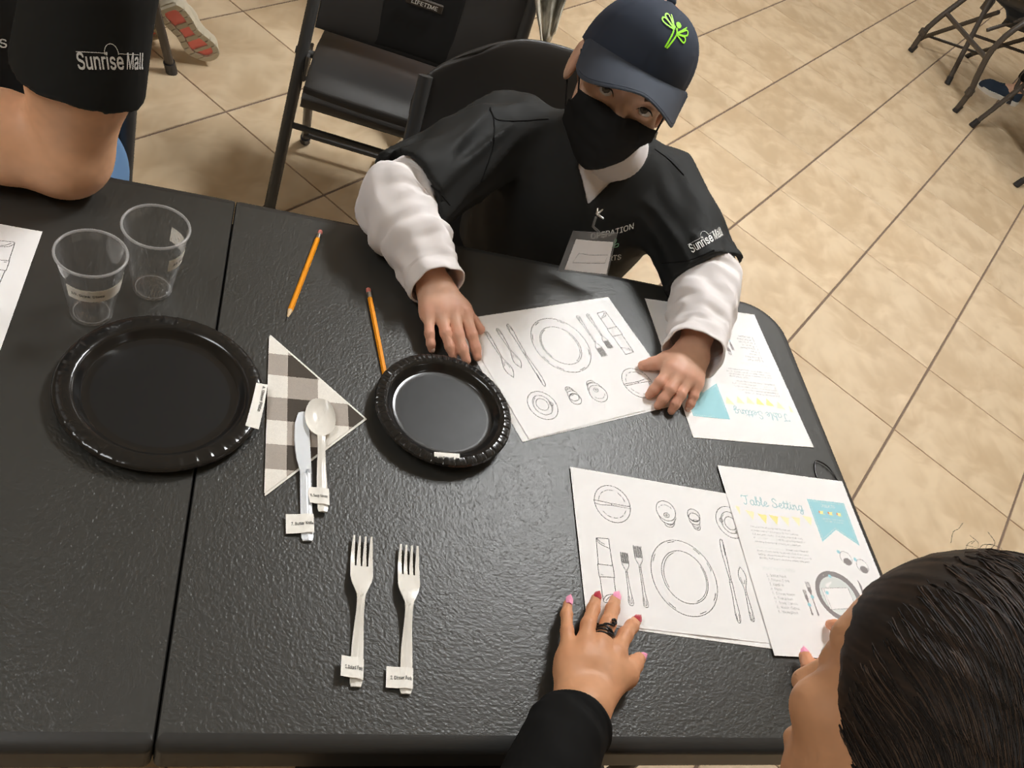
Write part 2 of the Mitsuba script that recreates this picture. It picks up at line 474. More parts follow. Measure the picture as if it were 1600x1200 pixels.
struct('ceiling', box((-4.6, -4.2, CEIL), (8.4, 9.0, CEIL + .06)), 'ceiling_white', label='white ceiling')
struct('wall_left', box((-4.66, -4.2, 0), (-4.6, 9.0, CEIL)), 'wall_paint')
struct('wall_right', box((8.4, -4.2, 0), (8.46, 9.0, CEIL)), 'wall_paint')
struct('wall_back', box((-4.6, 9.0, 0), (8.4, 9.06, CEIL)), 'wall_paint')
struct('wall_front', box((-4.6, -4.26, 0), (8.4, -4.2, CEIL)), 'wall_paint')
for n_, (x, y, hx, hy, L) in enumerate(PANELS):
    t = thing('ceiling_light', PANEL_LABELS[n_], 'ceiling light', 'ceiling light panels')
    fr = join(box((x - hx - .02, y - hy - .02, CEIL - .03), (x - hx, y + hy + .02, CEIL)), box((x + hx, y - hy - .02, CEIL - .03), (x + hx + .02, y + hy + .02, CEIL)),
              box((x - hx, y - hy - .02, CEIL - .03), (x + hx, y - hy, CEIL)), box((x - hx, y + hy, CEIL - .03), (x + hx, y + hy + .02, CEIL)))
    part(t, 'frame', fr, 'lamp_frame', smooth=False)
    k = part(t, 'diffuser', tm([[x - hx, y - hy, CEIL - .02], [x - hx, y + hy, CEIL - .02], [x + hx, y + hy, CEIL - .02], [x + hx, y - hy, CEIL - .02]], [[0, 1, 2], [0, 2, 3]]), 'lamp_frame', smooth=False)
    scene[k]['emitter'] = {'type': 'area', 'radiance': rgb(*(PANEL_RGB * L))}

# ================================================================== the black folding table
def slab(poly, z_top, thick, round_r, n=6, seam=False):
    """a moulded table leaf: flat top, rolled shoulder, upright side. The outline is the outer edge."""
    rings, zs = [], []
    for k in range(n + 1):
        t = k / n * math.pi / 2
        rings.append(round_r * (1 - math.sin(t))); zs.append(z_top - round_r * .62 * (1 - math.cos(t)))
    pts = None
    layers = []
    base = np.array(poly.exterior.coords)[:-1]
    if Polygon(base).exterior.is_ccw is False: base = base[::-1]
    nxt, prv = np.roll(base, -1, 0), np.roll(base, 1, 0)
    e1, e2 = unit(base - prv), unit(nxt - base)
    nrm = unit(np.stack([-(e1 + e2)[:, 1], (e1 + e2)[:, 0]], 1))
    cosv = np.clip((np.stack([-e1[:, 1], e1[:, 0]], 1) * nrm).sum(1), .3, 1)
    soft = np.where(np.abs(base[:, 0]) < .02, .10, 1.0) if seam else np.ones(len(base))     # the hinge edge is nearly square
    for r, z in zip(rings, zs):
        off = nrm * (r / cosv)[:, None]
        off[:, 0] *= soft
        layers.append(np.hstack([base + off, np.full((len(base), 1), z)]))
    layers.append(np.hstack([base, np.full((len(base), 1), z_top - thick)]))
    layers.append(np.hstack([base + nrm * .02, np.full((len(base), 1), z_top - thick)]))
    N = len(base)
    v = np.vstack(layers); f = grid_faces(len(layers), N, wrap=True)
    tv, tf = trimesh.creation.triangulate_polygon(Polygon(layers[0][:, :2]), engine='earcut')
    top = tm(np.hstack([tv, np.full((len(tv), 1), z_top)]), tf)
    if top.face_normals[:, 2].mean() < 0: top.invert()
    m = tm(v, f)
    if m.face_normals[np.abs(m.face_normals[:, 2]) < .3].dot([0, 0, 1]).size and (m.triangles_center - m.triangles_center.mean(0) @ np.eye(3))[:, :2].ravel() @ m.face_normals[:, :2].ravel() < 0: m.invert()
    return top, m

def rounded_rect(x0, y0, x1, y1, r):     # r: radii at (x0,y0) (x1,y0) (x1,y1) (x0,y1)
    out = []
    for (cx, cy, sx, sy, a0, rr) in ((x0, y0, 1, 1, 180, r[0]), (x1, y0, -1, 1, 270, r[1]), (x1, y1, -1, -1, 0, r[2]), (x0, y1, 1, -1, 90, r[3])):
        for a in np.radians(np.linspace(a0, a0 + 90, 10)):
            out.append((cx + sx * rr + rr * math.cos(a), cy + sy * rr + rr * math.sin(a)))
    return Polygon(out)

EDGE = .016
table = thing('folding_table', 'long black plastic folding table with a pebbled top and a centre seam', 'table')
for (x0, x1, rr, tilt) in ((.0005, .9058 + EDGE, (.008, .075, .075, .008), 0.0), (-.9058 - EDGE, -.0005, (.075, .008, .008, .075), 0.012)):
    top, side = slab(rounded_rect(x0, -EDGE, x1, .7338 + EDGE, rr), TH, .045, EDGE, seam=True)
    leaf = []
    for m in (top, side):
        m = m.copy(); v = np.asarray(m.vertices).copy()
        v[:, 2] += tilt * (v[:, 0] - 0) * (1 if x0 < -.1 else 0)   # the left leaf sags a little from the hinge
        m.vertices = v; leaf.append(m)
    k = part(table, 'tabletop', leaf[0], 'table_plastic', smooth=False)
    part(k, 'rim', leaf[1], 'table_edge', smooth=40)
part(table, 'hinge', box((-.05, -.006, TH - .046), (.05, .740, TH - .042)), 'table_edge', smooth=False)
for x in (.69, -.69):
    for y in (.10, .634):
        part(table, 'leg', tube(spline([(x, y, .688), (x, y, .35), (x + (.02 if x > 0 else -.02), y, .0)], 8), .0135, 12), 'chair_tube')
    part(table, 'crossbar', tube([(x, .10, .22), (x, .634, .22)], .010, 10), 'chair_tube')
    part(table, 'brace', tube([(x, .367, .22), (x - math.copysign(.35, x), .367, .685)], .009, 10), 'chair_tube')
for y in (.05, .684):
    part(table, 'rail', box((-.82, y - .012, .655), (.82, y + .012, .692)), 'chair_tube', smooth=False)

# ================================================================== folding chairs
def panel(fx, fy, fz, nu, nv, thick, pw=6.0):
    """a padded moulded panel over u, v in [-1, 1]: centre surface given, thickness falling to a round rim."""
    u, v = np.meshgrid(np.sin(np.linspace(-1, 1, nu) * math.pi / 2), np.sin(np.linspace(-1, 1, nv) * math.pi / 2), indexing='ij')
    P = np.stack([fx(u, v), fy(u, v), fz(u, v)], -1)
    du, dv = np.gradient(P, axis=0), np.gradient(P, axis=1)
    N = unit(np.cross(du, dv))
    for ax in (0, 1):      # the rim rows repeat their neighbours' normal
        pass
    h = thick / 2 * np.clip((1 - np.abs(u) ** pw) * (1 - np.abs(v) ** pw), 0, 1) ** .5
    a, b = (P + N * h[..., None]).reshape(-1, 3), (P - N * h[..., None]).reshape(-1, 3)
    f = grid_faces(nu, nv)
    m = tm(np.vstack([a, b]), np.vstack([f, f[:, ::-1] + len(a)]))
    m.merge_vertices(digits_vertex=6)
    if m.volume < 0: m.invert()
    return m

def folding_chair(label, loc, ang, width=.47, mats=('chair_plastic', 'chair_tube'), group=None, plain=True, depth=.39, back_top=.82, label_strip=False):
    """front feet at y=0, facing -y; x across. Feet, tubes, seat and back as on a moulded folding chair."""
    t = thing('folding_chair', label, 'chair', group)
    R, o = rotz(ang), np.asarray(loc, float)
    pl, tb = mats
    put = lambda name, m, mm, par=t, smooth=35: part(par, name, moved(m, R, o), mm, smooth)
    w = width / 2
    slope = 1 / 3.0
    for s in (-1, 1):
        # long front leg that runs up beside the seat into the back
        k = put('front_leg', tube([(s * w, .00, .012), (s * w, .45 * slope, .45), (s * (w - .004), .72 * slope, .72)], .0145, 12, up=(1, 0, 0), aspect=.8), tb)
        put('foot_cap', tube([(s * w, -.004, .0), (s * w, .010, .04)], .0165, 12), 'pencil_lead', k)
        rl = put('rear_leg', tube([(s * (w - .035), depth, .012), (s * (w - .035), .07, .405)], .012, 12, up=(1, 0, 0)), tb)
        put('foot_cap', tube([(s * (w - .035), depth + .003, .0), (s * (w - .035), depth - .022, .035)], .0145, 12), 'pencil_lead', rl)
        put('hinge', join(box((s * (w - .016) - .004, .12, .36), (s * (w - .016) + .004, .19, .43), .002), tube([(s * (w + .017), .145, .425), (s * (w - .03), .145, .425)], .009, 12)), tb)
    put('stretcher', tube([(-w + .03, depth * .86, .065), (w - .03, depth * .86, .065)], .008, 8), tb)
    put('stretcher', tube([(-w, .085, .255), (w, .085, .255)], .008, 8), tb)
    sw = w - .028
    seat = panel(lambda u, v: u * (sw - .012 * (v > 0) * v), lambda u, v: .165 + v * .19,
                 lambda u, v: .445 - .012 * np.cos(u * 1.5) * (1 - .5 * v * v) - .050 * np.clip(-v - .62, 0, 1) ** 1.5 * 3.2 - .012 * (v + 1) * .5, 21, 25, .022)
    k = put('seat', seat, pl)
    put('seat_lip', panel(lambda u, v: u * sw, lambda u, v: -.012 + 0 * u, lambda u, v: .405 + v * .028, 13, 7, .014), pl, k)
    def bw(v):       # half width of the back by height: narrower between the tubes, full round shoulders on top
        return np.where(v > .05, (w + .012) * (1 - np.clip((v - .05) / .95, 0, 1) ** 2.6 * .42) ** 1.0, w - .016 + .028 * smooth01(-.35, .05, v))
    zc, zh = (back_top + .47) / 2, (back_top - .47) / 2
    back = panel(lambda u, v: u * bw(v), lambda u, v: (zc + zh * v) * slope + .010 + .034 * (1 - u * u) - .008 * v * v,
                 lambda u, v: zc + zh * v - .040 * np.abs(u) ** 3 * np.clip(v, 0, 1) ** 1.2 + .018 * (u * u) * np.clip(-v, 0, 1), 25, 21, .024)
    k = put('backrest', back, pl)
    if not plain:
        pv = panel(lambda u, v: u * .092, lambda u, v: (zc + zh * v * .86) * slope + .0115 + .034 * (1 - (u * .092 / w) ** 2) - .0205, lambda u, v: zc + zh * v * .93, 9, 13, .006, 14)
        pk = put('center_panel', pv, 'chair_panel', k)
    if label_strip:
        zz, yy = .608, .608 * slope + .0070
        lk = put('label_plate', box((-.045, yy - .006, zz - .011), (.045, yy + .002, zz + .011), .002), 'bronze_tube', k)
        m = text('LIFETIME', .010, True)
        v = np.asarray(m.vertices); v = np.stack([v[:, 0] - v[:, 0].max() / 2, np.full(len(v), yy - .0064), zz - .005 + v[:, 1]], 1)
        put('lettering', tm(v, m.faces), 'print_white', k, smooth=False)
    return t

folding_chair('empty black folding chair standing behind the seated person in the cap', (.330, 1.545, 0), math.radians(-7), width=.50, plain=False, label_strip=True)
folding_chair('black folding chair with rounded back that the person in the cap sits on', (.560, 1.005, 0), math.radians(2), width=.50, back_top=.815)
folding_chair('black folding chair under the bare-armed person in blue jeans', (-.445, .905, 0), 0.0, width=.50)
folding_chair('dark folding chair beside the cream sneakers with pink soles', (-.426, 2.295, 0), math.pi - .65, width=.48, mats=('chair_plastic', 'bronze_tube'))
folding_chair('dark brown folding chair pushed up to the far table', (3.850, 3.835, 0), 0.0, width=.45, mats=('chair_plastic', 'bronze_tube'), depth=.48)
folding_chair('dark brown folding chair whose legs reach in from the right edge', (3.560, 3.150, 0), math.radians(-90), width=.50, mats=('chair_plastic', 'bronze_tube'))

# the far table at the upper right
t2 = thing('folding_table', 'far folding table at the upper right whose bent brown legs show', 'table')
part(t2, 'tabletop', join(*slab(rounded_rect(3.64, 3.36, 5.4, 4.26, (.05, .05, .05, .05)), TH, .04, .014)), 'table_edge', smooth=40)
for y in (3.515, 4.121):
    k = part(t2, 'leg', tube(spline([(3.510, y, .0), (3.506, y, .12), (3.535, y, .22), (3.60, y, .36), (3.655, y, .52), (3.70, y, .69)] if y > 4 else [(3.510, y, .0), (3.504, y, .12), (3.470, y, .22), (3.44, y, .36), (3.50, y, .52), (3.70, y, .69)], 20), .0155, 12), 'bronze_tube')
    part(k, 'foot_cap', tube([(3.508, y, 0), (3.516, y, .04)], .0175, 12), 'pencil_lead')
    part(k, 'collar', tube([(3.502, y, .105), (3.502, y, .135)], .022, 12), 'bronze_tube')
part(t2, 'crossbar', tube([(3.445, 3.515, .30), (3.555, 4.121, .25)], .013, 8), 'bronze_tube')
part(t2, 'brace', tube([(3.60, 3.82, .33), (4.1, 3.82, .70)], .010, 8), 'bronze_tube')
for y in (3.515, 4.121):
    part(t2, 'leg', tube(spline([(5.33, y, .0), (5.27, y, .30), (5.2, y, .69)], 8), .0155, 12), 'bronze_tube')

# ================================================================== sheets of paper and their print
IN = .0254
def sheet_height(x, y, w, h, seed, lift):
    """gentle waves of a loose sheet, in metres."""
    n = meshkit.noise(np.stack([x * .45 + seed * 7, y * .45, np.full_like(x, seed)], -1), seed)
    return lift * np.clip(n - .35, 0, 1) * 2

def paper(name, label, cat, origin, ang, w, h, z, prints=(), seed=1, lift=.0006, flip=False, group=None):
    """origin: the corner from which x runs along the width and y runs down (inches); flip: printed the other way round."""
    t = thing(name, label, cat, group)
    R = rotz(ang)
    def place(x, y, up):
        q = np.stack([x * IN, -y * IN], -1) @ R[:2, :2].T + np.asarray(origin)
        return np.hstack([q, (z + up)[:, None]])
    nx, ny = 23, 19
    X, Y = [a.ravel() for a in np.meshgrid(np.linspace(0, w, nx), np.linspace(0, h, ny), indexing='ij')]
    hz = sheet_height(X, Y, w, h, seed, lift)
    a, b = place(X, Y, hz + .00025), place(X, Y, hz)
    f = grid_faces(nx, ny, flip=True)
    i = np.concatenate([np.arange(ny), np.arange(1, nx) * ny + ny - 1, (nx - 1) * ny + np.arange(ny - 2, -1, -1), np.arange(nx - 2, 0, -1) * ny])
    j = np.roll(i, -1); o = len(a)
    side = np.vstack([np.stack([i, j, j + o], 1), np.stack([i, j + o, i + o], 1)])
    part(t, 'sheet', tm(np.vstack([a, b]), np.vstack([f, f[:, ::-1] + o, side])), 'paper', smooth=25)
    for nm, m, ink in prints:
        v = np.asarray(m.vertices)
        x, y = v[:, 0], v[:, 1]
        if flip: x, y = w - x, h - y
        up = sheet_height(x, y, w, h, seed, lift) + .00034 + v[:, 2]
        q = tm(place(x, y, up), m.faces)
        if q.face_normals[:, 2].mean() < 0: q.invert()
        part(t, nm, q, ink, smooth=False)
    return t

LW = .034
def wob(n, s):
    return meshkit.noise(np.stack([np.linspace(0, 6, n), np.full(n, s), np.zeros(n)], -1), 3) - .5

def drawing():
    """line drawing of a place setting on an 11 x 8.5 inch sheet, y down."""
    D = []
    new = lambda name: D.append((name, []))
    ad = lambda *s: D[-1][1].extend(s)
    S = lambda pts, w=LW: strip(spline(pts, max(8, 7 * len(pts))), w)
    PL = lambda pts, w=LW: strip(pts, w)
    new('plate_drawing')
    ad(ring(5.56, 5.52, 1.80, 2.07, LW), ring(5.60, 5.49, 1.26, 1.44, LW), ring(5.62, 5.50, 1.17, 1.37, LW * .9, 150, 250), ring(5.60, 5.49, 1.18, 1.36, LW * .9, -30, 70))
    for a in (20, 60, 118, 200, 250, 300, 330): ad(ring(5.56, 5.52, 1.70, 1.97, LW * 1.1, a, a + 13))
    new('napkin_drawing')
    ad(PL([(.98, 4.06), (1.0, 4.02), (1.66, 3.96), (1.68, 5.44)]), PL([(.98, 4.06), (.93, 5.46)]), S([(.98, 4.06), (1.15, 4.32), (1.66, 4.52)]), S([(1.0, 4.03), (1.2, 4.22), (1.40, 4.31)]),
       PL([(.89, 5.46), (1.70, 5.44), (1.71, 6.06), (.90, 6.12), (.89, 5.46)]), PL([(.93, 6.12), (.96, 7.38), (1.03, 7.43), (1.62, 7.36), (1.66, 7.28), (1.66, 6.07)]),
       S([(.97, 7.30), (1.18, 7.05), (1.64, 6.92)]), S([(1.1, 7.32), (1.3, 7.12), (1.5, 7.03)]), PL([(1.0, 6.0), (1.13, 6.0)]))
    for x, y0, y1, k in ((2.40, 4.62, 7.42, .9), (3.18, 4.14, 7.42, 1.0)):
        new('fork_drawing')
        hw = .21 * k; n0 = y0 + .62 * k; n1 = y0 + 1.05 * k
        ad(S([(x - hw, y0), (x - hw, n0), (x - hw * .75, n0 + .22), (x - .05, n1), (x - .05, n1 + .18), (x - .07, y1 - .75), (x - .13, y1 - .22), (x - .09, y1 - .04), (x, y1), (x + .09, y1 - .04), (x + .13, y1 - .22), (x + .06, y1 - .75), (x + .03, n1 + .18), (x + .03, n1), (x + hw * .75, n0 + .22), (x + hw, n0), (x + hw, y0)], LW * .9))
        for q in (-.95, -.62, -.38, -.05, .2, .5, .78):
            ad(PL([(x + hw * q, y0 + .02 * (q * 10 % 2)), (x + hw * q * .95, n0 + .02)], LW * 1.15))
        ad(S([(x - .06, y1 - .5), (x - .05, y1 - .16), (x + .01, y1 - .10), (x + .05, y1 - .16), (x + .03, y1 - .4)], LW * .8), PL([(x - .06, n1 + .12), (x + .05, n1 + .12)], LW * 1.3))
    new('knife_drawing')
    ad(S([(8.20, 2.98), (8.12, 3.1), (8.07, 3.7), (8.13, 4.6), (8.18, 5.30), (8.14, 5.46), (8.12, 6.3), (8.05, 7.2), (8.10, 7.55), (8.17, 7.62), (8.25, 7.55), (8.31, 7.2), (8.28, 6.3), (8.29, 5.46), (8.27, 5.30), (8.30, 3.6), (8.27, 3.05), (8.20, 2.98)]),
       PL([(8.17, 5.30), (8.28, 5.30)]), PL([(8.15, 5.44), (8.29, 5.44)]), S([(8.10, 7.1), (8.12, 7.42), (8.18, 7.5), (8.23, 7.4), (8.25, 7.15)], LW * .8), PL([(8.27, 3.3), (8.26, 3.9)], LW * 1.5))
    for x, y0, y1, hw, L2 in ((8.98, 4.48, 7.45, .22, 1.05), (9.78, 3.95, 7.36, .24, 1.25)):
        new('spoon_drawing')
        n = y0 + L2
        ad(S([(x, y0), (x - hw * .75, y0 + L2 * .25), (x - hw, y0 + L2 * .55), (x - hw * .6, y0 + L2 * .88), (x - .055, n + .12), (x - .05, n + .5), (x - .11, y1 - .35), (x - .10, y1 - .08), (x, y1), (x + .10, y1 - .08), (x + .11, y1 - .35), (x + .045, n + .5), (x + .05, n + .12), (x + hw * .6, y0 + L2 * .88), (x + hw, y0 + L2 * .55), (x + hw * .75, y0 + L2 * .25), (x, y0)]),
           S([(x - hw * .6, y0 + L2 * .55), (x - hw * .35, y0 + L2 * .82), (x + hw * .1, y0 + L2 * .88), (x + hw * .5, y0 + L2 * .7)], LW * .8), S([(x - .05, y1 - .5), (x - .05, y1 - .12), (x, y1 - .08), (x + .05, y1 - .14), (x + .04, y1 - .4)], LW * .8))
    new('cup_drawing')
    ad(ring(9.06, 1.82, .86, .96, LW), ring(9.05, 1.84, .56, .66, LW), ring(9.05, 1.88, .36, .40, LW), ring(8.50, 1.78, .10, .11, LW), ring(9.05, 1.84, .50, .58, LW * .8, 160, 230), ring(9.05, 1.84, .50, .58, LW * .8, 20, 70))
    new('glass_drawing')
    ad(ring(5.22, 1.76, .56, .60, LW), ring(5.22, 2.02, .15, .14, LW), ring(5.22, 2.02, .05, .05, LW), S([(4.68, 1.92), (4.85, 2.35), (5.12, 2.52), (5.5, 2.48), (5.76, 2.1)]), S([(4.98, 2.48), (5.1, 2.68), (5.4, 2.70), (5.58, 2.52), (5.6, 2.40)]), S([(5.05, 2.50), (5.3, 2.60), (5.55, 2.5)]))
    for a in (200, 235, 262, 285, 310): ad(ring(5.22, 1.76, .42, .36, LW * .9, a, a + 16))
    new('glass_drawing')
    ad(ring(6.86, 1.74, .36, .37, LW), ring(6.86, 1.88, .31, .26, LW), ring(6.90, 2.08, .13, .06, LW), S([(6.50, 1.82), (6.58, 2.2), (6.8, 2.32), (7.1, 2.25), (7.21, 1.9)]), S([(6.66, 2.3), (6.72, 2.52), (6.9, 2.64), (7.08, 2.56), (7.12, 2.3)]), S([(6.72, 2.40), (6.9, 2.48), (7.06, 2.42)]), S([(6.76, 2.52), (6.9, 2.56), (7.02, 2.5)]))
    new('bread_plate_drawing')
    ad(ring(2.16, 1.86, 1.0, 1.09, LW))
    for a in (190, 215, 240, 262, 300, 325, 20, 48, 75, 100, 125): ad(ring(2.16, 1.86, .76, .82, LW * .9, a, a + 17))
    body = Polygon([(1.12, 1.80), (1.5, 1.80), (2.1, 1.84), (3.14, 1.86), (3.18, 1.98), (2.1, 1.94), (1.5, 2.02), (1.18, 1.96)])
    D[-1] = (D[-1][0], [unary_union(D[-1][1]).difference(body.buffer(-.002))])
    new('butter_knife_drawing')
    ad(PL(list(body.exterior.coords), LW), PL([(2.1, 1.84), (2.12, 1.95)], LW * 1.2))
    return [(n, flat(unary_union(a)), 'ink') for n, a in D]
DRAW = drawing()

LETTERS = {   # strokes of a round-hand alphabet: x to the right, y up, x-height 1
    'T': (1.25, [[(-.15, 1.45), (-.1, 1.72), (.25, 1.68), (.7, 1.72), (1.15, 1.85)], [(.72, 1.74), (.68, 1.0), (.62, .35), (.40, .02), (.12, .05), (.05, .25)]]),
    'a': (1.05, [[(.78, .85), (.45, 1.0), (.12, .7), (.12, .25), (.40, .0), (.72, .3), (.80, .98)], [(.80, .98), (.80, .25), (.95, .0), (1.1, .15)]]),
    'b': (.95, [[(.1, .4), (.3, 1.0), (.42, 1.65), (.30, 1.8), (.2, 1.5), (.18, .4), (.35, .02), (.65, .1), (.75, .6), (.55, .95), (.25, .7)], [(.72, .7), (.95, .65)]]),
    'l': (.62, [[(.05, .3), (.3, 1.0), (.42, 1.65), (.30, 1.8), (.18, 1.4), (.18, .35), (.32, .0), (.6, .2)]]),
    'e': (.85, [[(.08, .4), (.5, .55), (.62, .8), (.42, 1.0), (.16, .75), (.12, .3), (.38, .0), (.85, .25)]]),
    'S': (1.25, [[(.95, 1.45), (.75, 1.8), (.35, 1.7), (.25, 1.3), (.55, 1.0), (.82, .65), (.75, .15), (.35, .0), (.0, .2), (.08, .45)], [(.8, .2), (1.2, .35)]]),
    't': (.68, [[(.05, .3), (.3, 1.0), (.34, 1.6)], [(.34, 1.6), (.22, .5), (.28, .05), (.45, .02), (.68, .25)], [(.0, 1.08), (.62, 1.14)]]),
    'i': (.5, [[(.05, .4), (.18, .98), (.16, .3), (.28, .0), (.5, .2)], [(.22, 1.36), (.24, 1.42)]]),
    'n': (1.05, [[(.08, .85), (.16, 1.0), (.18, .0)], [(.18, .6), (.45, .98), (.62, .85), (.64, .2), (.78, .0), (1.05, .2)]]),
    'g': (.95, [[(.72, .85), (.42, 1.0), (.12, .7), (.12, .3), (.38, .05), (.66, .3), (.74, .98)], [(.74, .98), (.72, -.3), (.52, -.72), (.2, -.6), (.3, -.25), (.95, .15)]])}
def script(word, x, y, size, w, length):
    adv = sum(LETTERS[c][0] if c != ' ' else .75 for c in word)
    sx, out = length / adv, []
    for c in word:
        if c == ' ': x += .75 * sx; continue
        for st in LETTERS[c][1]:
            p = spline(st, 8 * len(st))
            out.append(strip(np.stack([x + p[:, 0] * sx, y - p[:, 1] * size], 1), w))
        x += LETTERS[c][0] * sx
    return unary_union(out)

def words(s, x, y, h, width=None, bold=False):
    m = text(s, h, bold, width)
    v = np.asarray(m.vertices)
    return tm(np.stack([x + v[:, 0], y - v[:, 1], 0 * v[:, 0]], 1), m.faces)

def handout():
    out = [('title_lettering', flat(script('Table Setting', .98, 2.42, .315, .060, 3.92)), 'ink_teal')]
    pen = [(.34, 2.66, .26), (.92, 2.86, .56), (1.66, 3.0, .60), (2.38, 3.0, .60), (3.12, 3.0, .58), (3.88, 2.94, .56), (4.66, 2.80, .62)]
    pale, deep = [], []
    for k, (x, y, w) in enumerate(pen):
        (deep if k in (2, 3) else pale).append(Polygon([(x, y - .06), (x + w, y + .0), (x + w * .62, y + .54)]))
    out += [('pennant', flat(g), 'ink_yellow_pale') for g in pale] + [('pennant', flat(g), 'ink_yellow') for g in deep]
    ban = Polygon([(5.42, 1.57), (7.98, 1.57), (7.92, 4.33), (6.68, 3.44), (5.42, 4.32)])
    out += [('ribbon_banner', flat(ban), 'ink_blue'), ('banner_border', flat(unary_union([strip(list(ban.buffer(-.09).exterior.coords), .02)]), .00004), 'ink_pale'),
            ('banner_lettering', words('QUICK TIP', 6.24, 2.02, .20, 1.0), 'print_white')]
    out[-1][1].vertices[:, 2] = .00006
    for x in (6.06, 6.68, 7.28):
        birds = [disc(x + .02, 2.40, .13, .11), Polygon([(x - .02, 2.34), (x + .22, 2.26), (x + .06, 2.5)]), Polygon([(x + .05, 2.44), (x + .25, 2.5), (x + .02, 2.5)])]
        out += [('bird_print', flat(unary_union(birds), .00006), 'ink_yellow'), ('red_dot', flat(disc(x - .10, 2.37, .045, .06), .00009), 'ink_red')]
    tiny = [words('setting the table is simple', 5.95, 2.82, .085, 1.55), words('with the right order', 6.1, 2.98, .085, 1.3)]
    for m in tiny: m.vertices[:, 2] = .00006
    out.append(('banner_lettering', join(*tiny), 'ink_pale'))
    P = [('The practice of dictating the precise', 2.6), ('arrangement of tableware with their service,', 3.05), ('culture and history. That are been dictionary', 3.25), ('of               and                 with the array progressed in', 3.3), ('planning depending on early approaches.', 2.95)]
    out.append(('paragraph', join(*[words(s, .90, 3.86 + .225 * k, .098, w) for k, (s, w) in enumerate(P)]), 'ink_grey'))
    out.append(('paragraph_highlight', join(words('yellow', 1.16, 4.535, .098, .42), words('pale grey', 1.98, 4.535, .098, .62), words('Informal table setting:', .88, 5.10, .098, 1.75)), 'ink_pale'))
    P = [('When an informal', 2.75, 5.10, 1.45), ('three-course dinner is served, the typical place', .90, 5.31, 3.25), ('setting includes these utensils and dishes if you are', .89, 5.52, 3.35), ('serving. Buffet is at the same without the plate.', .89, 5.73, 3.2)]
    out.append(('paragraph', join(*[words(s, x, y, .098, w) for s, x, y, w in P]), 'ink_grey'))
    out.append(('list_heading', words("WHAT YOU'LL NEED", .84, 6.36, .17, 2.05), 'ink_pale'))
    items = ['1. Salad Fork', '2. Dinner Fork', '3. Napkin', '4. Plate', '5. Dinner Knife', '6. Teaspoon', '7. Soup Spoon', '8. Water Glass', '9. Wineglass']
    out.append(('list_lettering', join(*[words(s, .99, 6.74 + .253 * k, .145) for k, s in enumerate(items)]), 'ink_grey'))
    pl = disc(5.2, 7.56, 1.42, 1.45)
    out += [('plate_print', flat(pl.difference(disc(5.16, 7.56, 1.13, 1.14))), 'ink_print'), ('plate_print', flat(disc(5.16, 7.56, 1.13, 1.14).difference(Polygon([(4.21, 7.18), (5.98, 7.02), (6.05, 8.16), (4.29, 8.38)]))), 'ink_pale'),
            ('card_outline', flat(unary_union([strip([(4.21, 7.18), (5.98, 7.02), (6.05, 8.16), (4.29, 8.38), (4.21, 7.18)], .02), strip([(4.34, 7.2), (4.40, 8.34)], .02)]), .00004), 'ink_print')]
    for x, y0, y1, k in ((3.42, 6.88, 8.78, 1.15), (3.06, 7.36, 8.78, .85)):
        fk = [Polygon([(x - .10 * k, y0 + .3), (x - .10 * k, y0 + .5), (x - .03, y0 + .72), (x - .03, y1 - .5), (x - .06, y1 - .05), (x, y1), (x + .06, y1 - .05), (x + .03, y1 - .5), (x + .03, y0 + .72), (x + .10 * k, y0 + .5), (x + .10 * k, y0 + .3)])]
        fk += [strip([(x + .09 * k * q, y0), (x + .09 * k * q, y0 + .34)], .035) for q in (-1, -.33, .33, 1)]
        out.append(('fork_print', flat(unary_union(fk)), 'ink_print'))
    out.append(('knife_print', flat(Polygon([(6.83, 6.46), (6.95, 6.8), (6.95, 7.45), (6.90, 8.7), (6.82, 8.7), (6.80, 7.45)])), 'ink_print'))
    out += [('glass_print', flat(unary_union([ring(x, y, .37, .42, .022), disc(x + .02, y + .2, .26, .21), strip([(x, y + .38), (x, y + .42)], .02)])), 'ink_print') for x, y in ((6.62, 5.22), (7.55, 5.62))]
    out += [('number_dot', flat(disc(x, y, .10, .10), .00008), 'ink_blue') for x, y in ((6.26, 4.86), (7.22, 5.24), (5.05, 6.42), (4.48, 7.42), (3.44, 7.72), (3.08, 8.18))]
    return out
HAND = handout()

dg = math.radians
# the pair of drawing sheets in front of the person in the cap: printed to be read from the far side
paper('drawing_sheet', 'white sheet lying under the drawing by the small black plate, only its left edge showing', 'paper', (.3135, .5752), dg(22.1), 11, 8.5, TH + .0002, [], 2, .0003)
paper('drawing_sheet', 'place setting line drawing turned toward the person in the cap, held under both hands', 'paper', (.3209, .5791), dg(22.75), 11, 8.5, TH + .0011, DRAW, 3, .0006, flip=True)
paper('drawing_sheet', 'white sheet peeking out behind the top edge of the near drawing', 'paper', (.4765, .3400), dg(-4.6), 11, 8.5, TH + .0002, [], 4, .0003)
paper('drawing_sheet', 'place setting line drawing under the hand with pink and red nails', 'paper', (.4570, .3430), dg(-3.48), 11, 8.5, TH + .0011, DRAW, 5, .0010)
paper('handout', 'table setting handout with blue ribbon lying under the white sleeve at the table corner', 'paper', (.6481, .7009), dg(3.3), 8.5, 11, TH + .0003, HAND, 6, .0005, flip=True)
paper('handout', 'table setting handout beside the dark-haired head, overhanging the table end', 'paper', (.6900, .3760), dg(-.3), 8.5, 11, TH + .0024, HAND, 7, .0006)
paper('drawing_sheet', 'drawing sheet cut off by the left edge of the photo', 'paper', (-.2211 - 11 * IN, .6129), 0.0, 11, 8.5, TH - .0022, DRAW, 8, .0003, flip=True)

